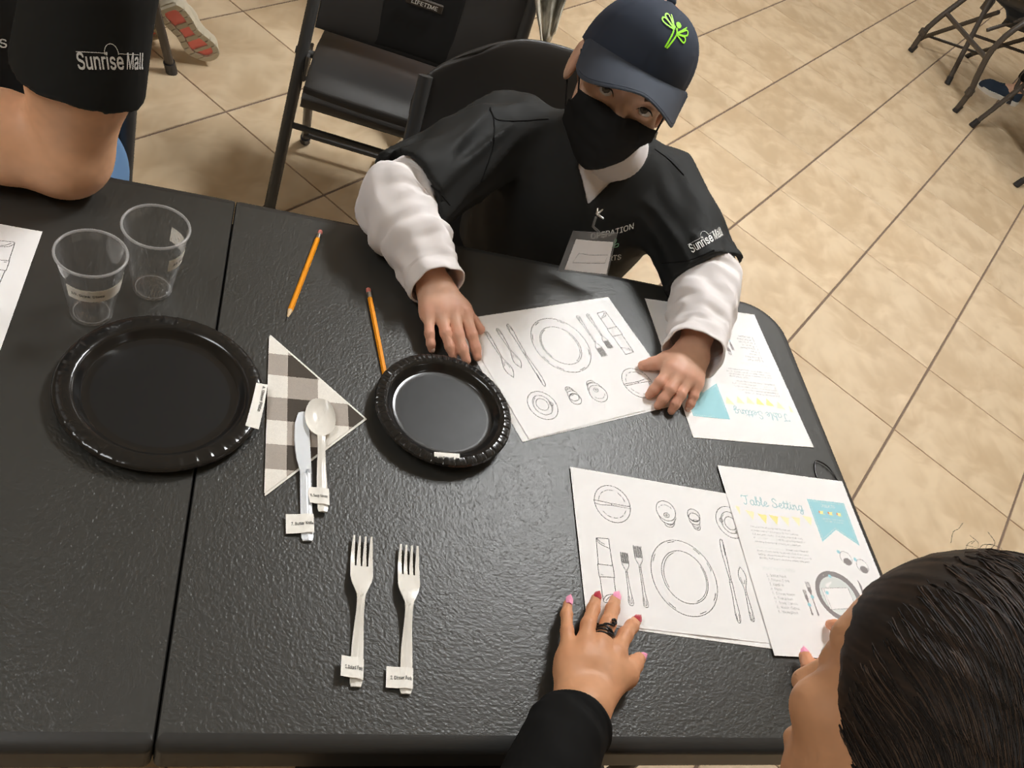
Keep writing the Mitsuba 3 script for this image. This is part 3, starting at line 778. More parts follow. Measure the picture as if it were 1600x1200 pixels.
# ================================================================== black paper plates
def plate(label, cx, cy, R, r_in, rib, amp, mats, z0=TH + .0006):
    t = thing('paper_plate', label, 'plate')
    n = 360
    prof = [(0, .0016), (r_in * .5, .0016), (r_in * .93, .0018), (r_in, .0026), (r_in + .003, .0052), (r_in + .0065, .0110), (r_in + .0095, .0136), (r_in + .013, .0146),
            (R - .011, .0150), (R - .005, .0146), (R - .0015, .0128), (R, .0102), (R - .0016, .0095)]
    back = [(R - .004, .0120), (R - .012, .0132), (r_in + .011, .0126), (r_in + .006, .0085), (r_in + .001, .0010), (r_in - .002, .0), (0, .0)]
    m = lathe(prof + back, n)
    v = np.asarray(m.vertices).copy()
    ang = np.arctan2(v[:, 1], v[:, 0]); rr = np.hypot(v[:, 0], v[:, 1])
    on = smooth01(r_in + .011, R - .010, rr)
    ph = (ang * rib / (2 * np.pi)) % 1
    pleat = (np.exp(-((ph - .5) / .05) ** 2) * -.00045 + (ph - .5) * .00055 * (1 + .6 * np.sin(ang * 5))) * on * amp
    v[:, 2] += pleat
    m.vertices = v + A(cx, cy, z0)
    k = part(t, 'rim', m, mats[0], smooth=28)
    part(t, 'well', moved(lathe([(0, .00185), (r_in * .5, .00185), (r_in * .90, .0020)], 96), None, (cx, cy, z0)), mats[1], smooth=True)
    # sticker folded over the rim
    return t
pl1 = plate('large round black paper plate with a pleated rim', -.0480, .3780, .1125, .0830, 40, 1.15, ('plate_gloss', 'plate_satin'))
pl2 = plate('small round black paper plate beside the checked napkin', .2850, .4000, .0900, .0655, 36, 1.7, ('plate_gloss', 'plate_satin'), z0=TH + .0075)

def sheet_quad(c, thick=.0003, n=10, sag=None):
    """a small bent rectangle through four corner points (a, b, c, d in order), with thickness."""
    a, b, c_, d = [np.asarray(x, float) for x in c]
    s = np.linspace(0, 1, n)
    U, W = [x.ravel()[:, None] for x in np.meshgrid(s, s, indexing='ij')]
    p = (1 - U) * (1 - W) * a + U * (1 - W) * b + U * W * c_ + (1 - U) * W * d
    nz = unit(np.cross(b - a, d - a))
    if nz[2] < 0: nz = -nz
    if sag is not None: p = p + sag(U, W) * nz
    q = p - nz * thick
    f = grid_faces(n, n)
    i = np.concatenate([np.arange(n), np.arange(1, n) * n + n - 1, (n - 1) * n + np.arange(n - 2, -1, -1), np.arange(n - 2, 0, -1) * n]); j = np.roll(i, -1); o = len(p)
    m = tm(np.vstack([p, q]), np.vstack([f, f[:, ::-1] + o, np.stack([i, j, j + o], 1), np.stack([i, j + o, i + o], 1)]))
    if m.volume < 0: m.invert()
    return m

def on_quad(m, c, x0, y0, width, height, up=.0004, sag=None):
    """lays lettering on that rectangle: a..b is the reading direction, d..a upward. x0, y0 fractions of the sides, width a fraction of a..b."""
    a, b, c_, d = [np.asarray(x, float) for x in c]
    v = np.asarray(m.vertices)
    U = (x0 + v[:, 0] / v[:, 0].max() * width)[:, None]
    W = (y0 - v[:, 1] / np.linalg.norm(d - a))[:, None]
    p = (1 - U) * (1 - W) * a + U * (1 - W) * b + U * W * c_ + (1 - U) * W * d
    nz = unit(np.cross(b - a, d - a))
    if nz[2] < 0: nz = -nz
    if sag is not None: p = p + sag(U, W) * nz
    q = tm(p + nz * up, m.faces)
    if q.face_normals[:, 2].mean() < 0: q.invert()
    return q

def tag_on(parent, c, s, x0, y0, width, h, sag=None):
    k = part(parent, 'sticker', sheet_quad(c, sag=sag), 'sticker', smooth=40)
    part(k, 'lettering', on_quad(text(s, h, True), c, x0, y0, width, h, sag=sag), 'ink', smooth=False)

zr = TH + .0162
tag_on(pl1, [V(0.06652, 0.40341, 0.75020), V(0.06132, 0.33588, 0.75020), V(0.04602, 0.33681, 0.75320), V(0.05293, 0.40150, 0.75320)], '4. Dinner Plate', .06, .42, .60, .0036, sag=lambda U, W: .0030 * np.sin(U * np.pi))
zq = TH + .0236
tag_on(pl2, [V(0.29835, 0.32733, 0.76060), V(0.26595, 0.32569, 0.76060), V(0.26649, 0.31354, 0.75660), V(0.29867, 0.31405, 0.75660)], '6. Bread Plate', .10, .62, .74, .0032, sag=lambda U, W: .0008 * np.sin(W * np.pi))

# ================================================================== clear plastic cups
def cup(label, cx, cy, h, r0, r1, arc, word, word_at, zt, group=None):
    t = thing('plastic_cup', label, 'cup', group)
    z0 = TH + .0004
    wall = [(r0 * .97, .0010), (r0, .0030), (r0 + .0004, .010), (r0 + (r1 - r0) * .42, h * .45), (r0 + (r1 - r0) * .80, h * .82), (r1 - .0010, h - .004)]
    zz = np.linspace(0, 1, 24)
    w = spline(np.array(wall), 30)
    part(t, 'wall', moved(lathe(w, 72), None, (cx, cy, z0)), 'clear_wall', smooth=True)
    part(t, 'base', moved(lathe([(0, .0042), (r0 * .70, .0040), (r0 * .80, .0018), (r0 * .97, .0010)], 72), None, (cx, cy, z0)), 'clear_wall', smooth=True)
    a = np.linspace(0, 2 * np.pi, 24, endpoint=False)
    def torus(R, z, r, rz=None):
        p = np.stack([R + r * np.cos(a), z + (rz or r) * np.sin(a)], 1)
        p = np.vstack([p, p[:1]])
        return moved(lathe(p, 96), None, (cx, cy, z0))
    part(t, 'rim', torus(r1 - .0004, h - .0018, .0016, .0019), 'clear_edge', smooth=True)
    part(t, 'base_ring', torus(r0 * .82, .0022, .0006), 'clear_edge', smooth=True)
    # sticker wrapped on the wall
    rad = lambda z: np.interp(z, w[:, 1], w[:, 0])
    a0, a1, zb, zt_ = arc[0], arc[1], zt[0], zt[1]
    n = 40
    U, W = [x.ravel() for x in np.meshgrid(np.linspace(0, 1, n), np.linspace(0, 1, 6), indexing='ij')]
    def at_cyl(u, z, up): 
        th = np.radians(a0 + (a1 - a0) * u)
        zz = z + (arc[2] if len(arc) > 2 else 0) * u
        return np.stack([cx + (rad(zz) + up) * np.cos(th), cy + (rad(zz) + up) * np.sin(th), z0 + zz], 1)
    p, q = at_cyl(U, zb + (zt_ - zb) * W, .0006), at_cyl(U, zb + (zt_ - zb) * W, .0002)
    f = grid_faces(n, 6)
    m = tm(np.vstack([p, q]), np.vstack([f, f[:, ::-1] + len(p)]))
    k = part(t, 'sticker', m, 'sticker', smooth=True)
    m = text(word, .0040, True)
    v = np.asarray(m.vertices)
    u = word_at[0] + v[:, 0] / v[:, 0].max() * word_at[2]
    q = tm(at_cyl(u, zb + (zt_ - zb) * word_at[1] + v[:, 1], .0011), m.faces)
    part(k, 'lettering', q, 'ink', smooth=False)
    return t
cup('clear plastic cup nearer the large plate, its sticker facing the camera', -.1420, .4880, .0985, .0238, .0376, (232, 372), '10. Drink Glass', (.07, .42, .45), (.050, .070))
cup('clear plastic cup standing behind, its sticker turned to the right', -.0825, .5440, .1045, .0238, .0376, (305, 425), '10. Drink Glass', (.08, .40, .55), (.058, .078))

# ================================================================== pencils
def pencil(label, tip, end, r=.0036):
    t = thing('pencil', label, 'pencil', 'pencils')
    tip, end = np.asarray(tip, float), np.asarray(end, float)
    d = unit(end - tip); L = np.linalg.norm(end - tip)
    side = unit(np.cross([0, 0, 1], d)); up = np.cross(d, side)
    M = np.stack([side, up, d], 1)
    hexa = lambda rr, z: [(rr * math.cos(a), rr * math.sin(a), z) for a in np.arange(6) * math.pi / 3]
    def loft(rs, zs, n=6):
        v = np.vstack([[(q * math.cos(a), q * math.sin(a), z) for a in np.arange(n) * 2 * math.pi / n] for q, z in zip(rs, zs)])
        f = grid_faces(len(rs), n, wrap=True, flip=True)
        m = tm(v, f)
        return moved(m, M, tip)
    body = loft([0.0, r, r, 0.0], [.0185, .0190, L - .0185, L - .0185])
    part(t, 'body', body, 'pencil_orange', smooth=False)
    part(t, 'sharpened_wood', loft([.0011, .0022, .0034], [.0060, .0125, .0192], 24), 'pencil_wood', smooth=30)
    part(t, 'lead', loft([.0002, .0011], [.0, .0062], 16), 'pencil_lead', smooth=True)
    zf = np.array([.0188, .0186, .0170, .0168, .0152, .0150, .0118, .0116, .0100, .0098, .0085])
    rf = np.array([.0, .0037, .0037, .0034, .0034, .0037, .0037, .0034, .0034, .0037, .0037])
    part(t, 'ferrule', loft(rf, L - zf, 24), 'ferrule', smooth=30)
    part(t, 'eraser', loft([.0034, .0034, .0030, .0018, 0], [L - .0090, L - .0015, L - .0004, L, L], 24), 'pencil_eraser', smooth=40)
pz = TH + .0037
pencil('orange pencil lying above the checked napkin with its point toward the napkin', (.0832, .5240, pz - .002), (.1206, .7086, pz))
pencil('orange pencil beside the small black plate with its eraser end up', (.2176, .4200, pz - .002), (.1899, .6071, pz))

# ================================================================== checked paper napkin, folded to a triangle
nap = thing('paper_napkin', 'black and white checked paper napkin folded into a triangle', 'napkin')
na, nb, nc = NAP
def napkin_layer(z, sh, inset):
    tri = Polygon([np.array(na[:2]) + sh, np.array(nb[:2]) + sh, np.array(nc[:2]) + sh]).buffer(-inset).buffer(.0006)
    return extrude(tri, .0005, z)
part(nap, 'lower_layer', join(napkin_layer(TH + .0003, A(.0025, .0012), .0), napkin_layer(TH + .0012, A(.0016, -.0012), .0005)), 'napkin_edge', smooth=False)
part(nap, 'top_layer', join(napkin_layer(TH + .0022, A(0, 0), .0012)), 'napkin_check', smooth=False)

# ================================================================== plastic cutlery
def bent(poly, thick, zf, edge=.0035, ridge=None):
    """a flat outline (x across, y along) given thickness and bent in z by zf(x, y)."""
    v, f = trimesh.creation.triangulate_polygon(poly.segmentize(edge), engine='earcut')
    m = tm(np.hstack([v, np.zeros((len(v), 1))]), f)
    v, f = trimesh.remesh.subdivide_to_size(np.asarray(m.vertices), np.asarray(m.faces), edge * 1.4)
    m = tm(v, f); m.merge_vertices(digits_vertex=7)
    if m.face_normals[:, 2].mean() < 0: m.invert()
    v, f = np.asarray(m.vertices), np.asarray(m.faces)
    e = np.sort(np.vstack([f[:, [0, 1]], f[:, [1, 2]], f[:, [2, 0]]]), 1)
    ed = np.vstack([f[:, [0, 1]], f[:, [1, 2]], f[:, [2, 0]]])
    u, inv, cnt = np.unique(e, axis=0, return_inverse=True, return_counts=True)
    bd = ed[cnt[inv.ravel()] == 1]
    z = zf(v[:, 0], v[:, 1])
    th = thick(v[:, 0], v[:, 1]) if callable(thick) else np.full(len(v), thick)
    a, b = np.stack([v[:, 0], v[:, 1], z + th], 1), np.stack([v[:, 0], v[:, 1], z], 1)
    o = len(a)
    side = np.vstack([np.stack([bd[:, 0], bd[:, 1], bd[:, 1] + o], 1)[:, ::-1], np.stack([bd[:, 0], bd[:, 1] + o, bd[:, 0] + o], 1)[:, ::-1]])
    m = tm(np.vstack([a, b]), np.vstack([f, f[:, ::-1] + o, side]))
    return m

def along(m, tip, end):
    """local +y runs from the handle end (y=0) to the tip."""
    tip, end = np.asarray(tip, float)[:2], np.asarray(end, float)[:2]
    d = unit(tip - end)
    R = np.array([[d[1], d[0], 0], [-d[0], d[1], 0], [0, 0, 1.]])
    return moved(m, R, (end[0], end[1], TH)), R, A(end[0], end[1], TH)

def handle_outline(L, w0=.0062, w1=.0040):
    return [(-w0 * .75, 0), (-w0, .0035), (-w0, .010), (-w0 * .98, .05 * L / .17), (-w1, .62 * L)]

def fork(label, tip, end, tag):
    t = thing('plastic_fork', label, 'fork', 'white plastic forks')
    L = np.linalg.norm(np.asarray(tip)[:2] - np.asarray(end)[:2])
    hw, b0, b1 = .0122, L * .625, L
    left = [(-.0048, 0), (-.0062, .004), (-.0064, .02), (-.0060, .045), (-.0042, .075), (-.0040, b0 - .018), (-.0048, b0 - .010), (-.0105, b0 + .004), (-hw, b0 + .012), (-hw, b0 + .03), (-hw + .001, b1 - .002)]
    right = [(-x, y) for x, y in left[::-1]]
    poly = Polygon(left + right)
    cuts = []
    for q in (-.5, 0, .5):
        x = q * hw * 1.05
        cuts.append(Polygon([(x - .0009, b0 + .026), (x - .0024, b1 + .002), (x + .0024, b1 + .002), (x + .0009, b0 + .026)]).union(Point(x, b0 + .026).buffer(.0011)))
    for s in (-1, 1):
        cuts.append(Polygon([(s * (hw + .001), b0 + .03), (s * (hw - .0019), b1 + .001), (s * (hw + .004), b1 + .001)]))
    poly = poly.difference(unary_union(cuts))
    z = lambda x, y: .0008 + .0085 * np.exp(-((y - b0 * .93) / .030) ** 2) + .0035 * smooth01(b1 - .03, b1, y) + .0006 * np.cos(x / hw * 1.4) + .0012 * (x / hw) ** 2 * smooth01(b0, b0 + .02, y)
    th = lambda x, y: .0019 + .0014 * (np.abs(x) > .0036) * (y < b0 - .02) * (y > .012) * 0 + .0010 * np.exp(-(x / .0028) ** 2) * (y < b0 - .012)
    m, R, o = along(bent(poly, th, z), tip, end)
    part(t, 'body', m, 'cutlery_plastic', smooth=35)
    rib = tube([(0, .03, .0046), (0, b0 - .03, .0072)], [.0010, .0010], 8)
    place = lambda q: (np.asarray(q) @ R.T + o)
    c = tag['c']
    w0, y0, y1, lift = tag['w0'], tag['y0'], tag['y1'], tag['lift']
    corners = [place((-w0, y1, lift)), place((.0066, y1 - .0004, .0045)), place((.0066, y0, .0045)), place((-w0, y0 + tag.get('skew', 0), lift))]
    sag = lambda U, W: .0022 * np.exp(-((U - .72) / .20) ** 2)
    tag_on(t, corners, c, tag['x'], .60, tag['w'], .0036, sag)
    return t
fork('white plastic fork on the left with the sticker 1. Salad Fork', (.1838, .2141), (.1782, .0447), dict(c='1.Salad Fork', w0=.0170, y0=.0065, y1=.0285, lift=.0100, x=.17, w=.77, skew=.001))
fork('white plastic fork on the right with the sticker 2. Dinner Fork', (.2362, .2075), (.2287, .0389), dict(c='2. Dinner Fork', w0=.0210, y0=.0045, y1=.0265, lift=.0040, x=.15, w=.80))

# spoon (lies on the napkin, over the knife)
sp = thing('plastic_spoon', 'cream plastic soup spoon lying across the napkin and knife', 'spoon')
stip, send = A(.1292, .3948), A(.1390, .2391)
L = np.linalg.norm(stip - send)
bl, bw_ = L * .36, .0182
prof = [(-.0046, 0), (-.0058, .004), (-.0060, .02), (-.0058, .04), (-.0044, L * .50), (-.0046, L - bl - .004)]
bowl = [(-bw_ * math.sin(a) ** .85, L - bl * .5 - bl * .5 * math.cos(a) * (1.0)) for a in np.linspace(.22, math.pi - .02, 22)]
left = prof + bowl
poly = Polygon(left + [(-x, y) for x, y in left[::-1]]).buffer(.0004).buffer(-.0004)
def zsp(x, y):
    s = np.clip(1 - ((y - (L - bl * .5)) / (bl * .52)) ** 2 - (x / (bw_ * 1.05)) ** 2, 0, 1)
    return .0042 + .0075 * np.exp(-((y - (L - bl)) / .028) ** 2) + .0062 * smooth01(L - bl, L, y) - .0085 * s ** .8 + .0006 * (y < .01)
m, R, o = along(bent(poly, lambda x, y: .0015 + .0010 * np.exp(-(x / .0026) ** 2) * (y < L - bl), zsp, .003), stip, send)
part(sp, 'body', m, 'cutlery_plastic', smooth=35)
pl_ = lambda q: np.asarray(q) @ R.T + o
tag_on(sp, [pl_((-.0175, .0335, .0040)), pl_((.0072, .0290, .0082)), pl_((.0072, .0070, .0082)), pl_((-.0140, .0115, .0058))], '8. Soup Spoon', .10, .60, .82, .0034, lambda U, W: .0016 * np.exp(-((U - .7) / .22) ** 2))
# knife
kn = thing('plastic_knife', 'bluish white plastic butter knife half under the spoon', 'knife')
ktip, kend = A(.1108, .3751), A(.1244, .2031)
L = np.linalg.norm(ktip - kend)
left = [(-.0050, 0), (-.0066, .004), (-.0068, .03), (-.0062, .075), (-.0060, L * .50), (-.0095, L * .60), (-.0112, L * .75), (-.0100, L * .90), (-.0060, L * .985), (.0000, L), (.0040, L * .99), (.0058, L * .95), (.0064, L * .8), (.0066, L * .5), (.0062, .075), (.0064, .03), (.0062, .004), (.0048, 0)]
m, R, o = along(bent(Polygon(left), lambda x, y: .0016 + .0013 * np.exp(-(x / .003) ** 2) * (y < L * .5), lambda x, y: .0012 + .0032 * smooth01(.035, .10, y) + .0008 * smooth01(L * .5, L * .52, y), .0035), ktip, kend)
part(kn, 'body', m, 'cutlery_blue_white', smooth=35)
teeth = [tube([pl0 @ R.T + o for pl0 in (A(-.0096 - .0016 * math.sin((s - .6) / .3 * 3.1) - .0003, L * s, .0050), A(-.0082 - .0016 * math.sin((s - .6) / .3 * 3.1), L * s + .0002, .0052))], .0005, 6) for s in np.linspace(.62, .88, 22)]
part(kn, 'serration', join(*teeth), 'cutlery_blue_white', smooth=False)
pl_ = lambda q: np.asarray(q) @ R.T + o
tag_on(kn, [pl_((-.0230, .0315, .0045)), pl_((.0070, .0320, .0052)), pl_((.0070, .0090, .0052)), pl_((-.0230, .0080, .0030))], '7. Butter Knife', .18, .58, .80, .0036, lambda U, W: .0016 * np.exp(-((U - .78) / .18) ** 2))

# thin black elastic cord near the table end
cord = spline([V(0.89907, 0.37487, 0.73880), V(0.89691, 0.38705, 0.73900), V(0.88867, 0.40036, 0.74000), V(0.87401, 0.40775, 0.74000), V(0.86723, 0.40055, 0.73900), V(0.86358, 0.38681, 0.73820), V(0.86253, 0.37531, 0.73820)], 40)
single('elastic_cord', tube(cord, .0011, 8), 'ring_black', 'thin black elastic cord curled at the table end beyond the near handout', 'cord', smooth=True)

# ================================================================== people: shared builders
def skin_colors(v, base, red=None, amount=.5, seed=0):
    """vertex colours of skin: a base tone with faint mottling, redder near the given points (knuckles, tips, nose)."""
    v = np.asarray(v)
    n = meshkit.fbm(v * 90, 3, seed)[:, None]
    c = np.asarray(base) * (.92 + .16 * n)
    if red is not None and len(red):
        d = np.min(np.linalg.norm(v[:, None] - np.asarray(red)[None], axis=2), axis=1)
        w = (amount * np.exp(-(d / .013) ** 2))[:, None]
        c = c * (1 - w) + w * np.asarray(base) * A(1.02, .74, .72)
    return c

def hand_field(sk):
    """sk: wrist pair (centre line of the forearm end), knuckles and finger joints. Returns the field and the fingertip list."""
    s = sk.get('s', 1.0)
    W0, W1 = sk['forearm'], sk['wrist']
    fr = sk.get('fr', (.029 * s, .0235 * s))
    palm = [cone(W0, W1, fr[0], fr[1])]
    mcp = [sk[f][0] for f in ('index', 'middle', 'ring', 'pinky')]
    axis = unit(mcp[1] - W1); across = unit(np.cross([0, 0, 1], axis))
    off = np.linspace(1, -1, 4) * (1 if (mcp[0] - mcp[3]) @ across > 0 else -1)
    for q, o in zip(mcp, off):
        st = W1 + across * o * .013 * s
        palm.append(cone(st - A(0, 0, .004 * s), q - A(0, 0, .0035 * s), .0150 * s, .0108 * s))
    for a, b in zip(mcp[:-1], mcp[1:]):
        palm.append(cone(a * .8 + W1 * .2 - A(0, 0, .004), b * .8 + W1 * .2 - A(0, 0, .004), .0125 * s, .0118 * s))
    th = sk['thumb']
    palm.append(cone(W1 * .7 + th[0] * .3, th[1], .0175 * s, .0118 * s))
    palm.append(cone(th[1], mcp[0] * .65 + W1 * .35, .0095 * s, .0100 * s))
    pf = blend(palm, .016 * s)
    fingers = []
    R = {'index': (.0100, .0086, .0078, .0064), 'middle': (.0102, .0088, .0080, .0066), 'ring': (.0098, .0083, .0075, .0062), 'pinky': (.0086, .0071, .0065, .0054)}
    for f in ('index', 'middle', 'ring', 'pinky'):
        fingers.append(blend(chain(sk[f], [r * s for r in R[f]]), .004 * s))
    fingers.append(blend(chain(th[1:], [.0112 * s, .0100 * s, .0078 * s][:len(th) - 1]), .005 * s))
    def field(p):
        d = pf(p)
        k = .010 * s
        out = d
        for g in fingers:
            e = g(p)
            out = np.minimum(out, smin(d, e, k))
        # knuckles and tendons
        for q in mcp:
            out = smin(out, np.linalg.norm(p - (q + A(0, 0, .0035 * s)), axis=1) - .0068 * s, .006 * s)
        return out
    return field

def bounds(pts, m):
    p = np.array(pts)
    return p.min(0) - m, p.max(0) + m

def nail(parent, mid, tip, mat_, length, width, up=(0, 0, 1), over=.0, name='fingernail', curve=.0022, r=.0068, point=2.0, label=None):
    """a curved nail plate on the back of a fingertip, from the cuticle to past the tip."""
    mid, tip = np.asarray(mid, float), np.asarray(tip, float)
    d = unit(tip - mid); up = unit(np.asarray(up, float) - d * (np.asarray(up) @ d)); s = np.cross(d, up)
    n, mm = 15, 11
    U, W = np.meshgrid(np.linspace(0, 1, n), np.linspace(-1, 1, mm), indexing='ij')
    w = width / 2 * np.where(U < .45, 1 - .25 * np.clip(1 - U / .45, 0, 1) ** 2.2, np.clip(1 - (np.clip(U - .45, 0, 1) / .56) ** point, 0, 1) ** .62)
    x = (U * length - length + over)[..., None] * d
    y = (W * w)[..., None] * s
    lift = r * (1 - .10 * (U > .6) * (U - .6)) - curve * W ** 2 - .0012 * U ** 2 - .0008 * (1 - U)
    p = tip + x + y + lift[..., None] * up
    q = p - .0009 * up
    f = grid_faces(n, mm)
    a = p.reshape(-1, 3)
    m = tm(np.vstack([a, q.reshape(-1, 3)]), np.vstack([f, f[:, ::-1] + len(a)]))
    return part(parent, name, m, mat_, smooth=True, label=label)

def loft(path, radii, n=40, aspect=1.0, fold=None, up=None, thick=0.0, inner=.03, flat_bottom=None):
    """a cloth tube along a path; fold(s, angle) adds to the radius; thick > 0 turns the far end into an open hem with an inside."""
    p = np.asarray(path, float); N = len(p)
    t, a, b = frames(p, up)
    s = np.linspace(0, 1, N)
    ang = np.arange(n) * 2 * np.pi / n
    r = np.asarray(radii, float)[:, None] + (fold(s[:, None], ang[None, :], p) if fold else 0)
    v = p[:, None] + r[..., None] * (np.cos(ang)[None, :, None] * a[:, None] + aspect * np.sin(ang)[None, :, None] * b[:, None])
    rows = [v]
    if thick:
        k = max(2, int(N * inner))
        rim = p[-1] + (v[-1] - p[-1]) * (1 - thick * .5 / np.linalg.norm(v[-1] - p[-1], axis=1, keepdims=True)) + t[-1] * thick * .5
        rows.append(rim[None])
        for i in range(N - 1, N - 1 - k, -1):
            q = v[i] - p[i]
            rows.append((p[i] + q * (1 - thick / np.linalg.norm(q, axis=1, keepdims=True)))[None])
    v = np.vstack(rows)
    if flat_bottom is not None: v[..., 2] = np.maximum(v[..., 2], flat_bottom)
    m = tm(v.reshape(-1, 3), grid_faces(len(v), n, wrap=True, flip=True))
    if m.triangles_cross[:n * 2].size:
        c = m.triangles_center - np.repeat(p[:1], len(m.faces), 0)
        k0 = slice(0, n)
        if ((m.triangles_center[k0] - p[0]) * m.face_normals[k0]).sum() < 0: m.invert()
    return m

def view_frame(px, py):
    """right, up, toward-camera directions of the picture at a point of it."""
    z = -unit((px - 800) / 1364.267 * RIGHT - (py - 600) / 1364.267 * UP + FWD)
    x = unit(RIGHT - z * (RIGHT @ z)); return x, np.cross(z, x), z

# ================================================================== the person in the cap
P1 = thing('person', 'seated person in a navy cap, black face mask and black shirt over white sleeves', 'person')
SK1 = A(.66, .415, .295)
# head frame (x: the person's left, y: up, z: out of the face)
vx, vy, vz = view_frame(978, 156)
roll, yaw, pitch = dg(-27), dg(11), dg(17)
hx0, hy0 = vx * math.cos(roll) + vy * math.sin(roll), -vx * math.sin(roll) + vy * math.cos(roll)
hz0 = vz
hx1, hz1 = hx0 * math.cos(yaw) - hz0 * math.sin(yaw), hz0 * math.cos(yaw) + hx0 * math.sin(yaw)
hy2, hz2 = hy0 * math.cos(pitch) + hz1 * math.sin(pitch), hz1 * math.cos(pitch) - hy0 * math.sin(pitch)
H = np.stack([hx1, hy2, hz2])                    # rows: head axes in the world
EYES = V(0.49707, 0.78612, 1.01796)
HC = EYES - H[2] * .086
toW = lambda q: np.asarray(q, float) @ H + HC
toH = lambda p: (np.asarray(p, float) - HC) @ H.T

def head_field(q, ears=True):
    """a head in its own frame."""
    d = ell((0, .030, -.008), (.074, .092, .096))(q)
    d = smin(d, ell((0, -.045, .030), (.058, .068, .058))(q), .03)
    d = smin(d, ell((0, -.088, .050), (.030, .024, .028))(q), .025)
    d = smin(d, ell((0, .030, .052), (.060, .045, .040))(q), .03)
    d = smin(d, blend([cone((0, .004, .088), (0, -.036, .107), .0075, .0105), cone((-.011, -.040, .095), (.011, -.040, .095), .0075, .0075)], .008)(q), .012)
    for s in (-1, 1):
        d = smin(d, cone((s * .014, .019, .085), (s * .046, .017, .074), .0085, .0085)(q), .012)
        d = smax(d, -ell((s * .032, -.001, .098), (.017, .0115, .0145))(q), .010)
        d = smin(d, np.linalg.norm(q - A(s * .0315, -.001, .0765), axis=1) - .0142, .003)
        d = smax(d, -ell((s * .0315, -.0015, .0915), (.0138, .0052, .009))(q), .0015)
        d = smin(d, ell((s * .043, -.036, .062), (.022, .020, .022))(q), .02)
        if ears:
            e = ell((s * .079, -.012, -.010), (.0085, .033, .020))(q)
            e = smax(e, -ell((s * .089, -.010, -.006), (.007, .022, .011))(q), .004)
            d = smin(d, e, .008)
    d = smin(d, cone((-.016, -.072, .083), (.016, -.072, .083), .006, .006)(q), .010)
    return d
neck_lo = A(.557, .897, .866)
neck = blend([cone(toW((0, -.055, -.030)), toW((0, -.085, -.028)) * .5 + neck_lo * .5, .052, .050), cone(toW((0, -.085, -.028)) * .5 + neck_lo * .5, neck_lo, .052, .062)], .03)
head1 = lambda p: smin(head_field(toH(p)), neck(p), .028)

SR, SL = A(.398, .938, .828), A(.686, .900, .822)        # shoulder joints, image left and right
ER, EL = V(0.21521, 0.73561, 0.80000), V(0.73729, 0.70808, 0.79200)   # elbows
WR, WL = V(0.28007, 0.60471, 0.77200), V(0.68534, 0.55744, 0.77500)   # wrists
HIP = A(.575, 1.075, .53)

h = TH
handR = dict(s=.93, forearm=WR * .6 + ER * .4, wrist=V(0.27908, 0.59779, 0.77100),
    pinky=[V(0.26924, 0.55583, 0.76300), V(0.27007, 0.52347, 0.75800), V(0.27327, 0.51165, 0.75100), V(0.27595, 0.50787, 0.74400)],
    ring=[V(0.28546, 0.55698, 0.76700), V(0.29118, 0.52465, 0.76300), V(0.29885, 0.50756, 0.75500), V(0.30491, 0.49862, 0.74800)],
    middle=[V(0.30389, 0.56273, 0.76800), V(0.30853, 0.52182, 0.76500), V(0.31571, 0.50255, 0.75800), V(0.32253, 0.49145, 0.75100)],
    index=[V(0.32045, 0.56472, 0.76600), V(0.33013, 0.53213, 0.76000), V(0.33734, 0.51659, 0.75100), V(0.34121, 0.50607, 0.74500)],
    thumb=[V(0.30299, 0.59879, 0.76300), V(0.31871, 0.58036, 0.75700), V(0.33702, 0.56728, 0.75000), V(0.34905, 0.55868, 0.74600)])
handL = dict(s=.95, forearm=WL * .6 + EL * .4, wrist=V(0.67956, 0.55672, 0.77300),
    index=[V(0.63269, 0.51718, 0.77000), V(0.61466, 0.49592, 0.76200), V(0.60742, 0.48819, 0.75200), V(0.60240, 0.48407, 0.74550)],
    middle=[V(0.64395, 0.50858, 0.77100), V(0.62747, 0.48334, 0.76400), V(0.61903, 0.47268, 0.75300), V(0.61319, 0.46608, 0.74500)],
    ring=[V(0.65904, 0.50439, 0.76900), V(0.64568, 0.47972, 0.76200), V(0.63829, 0.46722, 0.75200), V(0.63447, 0.46077, 0.74420)],
    pinky=[V(0.67470, 0.50188, 0.76500), V(0.67037, 0.48353, 0.75800), V(0.66704, 0.47477, 0.75000), V(0.66509, 0.47083, 0.74380)],
    thumb=[V(0.66076, 0.55298, 0.76700), V(0.63849, 0.54348, 0.76100), V(0.61890, 0.54222, 0.75200), V(0.60425, 0.54066, 0.74600)])
def hand_mesh(sk, hh=.0016):
    f = hand_field(sk)
    pts = [sk['wrist'], sk['wrist'] * .75 + sk['forearm'] * .25] + [q for k in ('index', 'middle', 'ring', 'pinky', 'thumb') for q in sk[k]]
    lo, hi = bounds(pts, .026)
    return solid(f, lo, hi, hh, 3)
def red_points(sk):
    return [q + A(0, 0, .006) for k in ('index', 'middle', 'ring', 'pinky', 'thumb') for q in sk[k]]

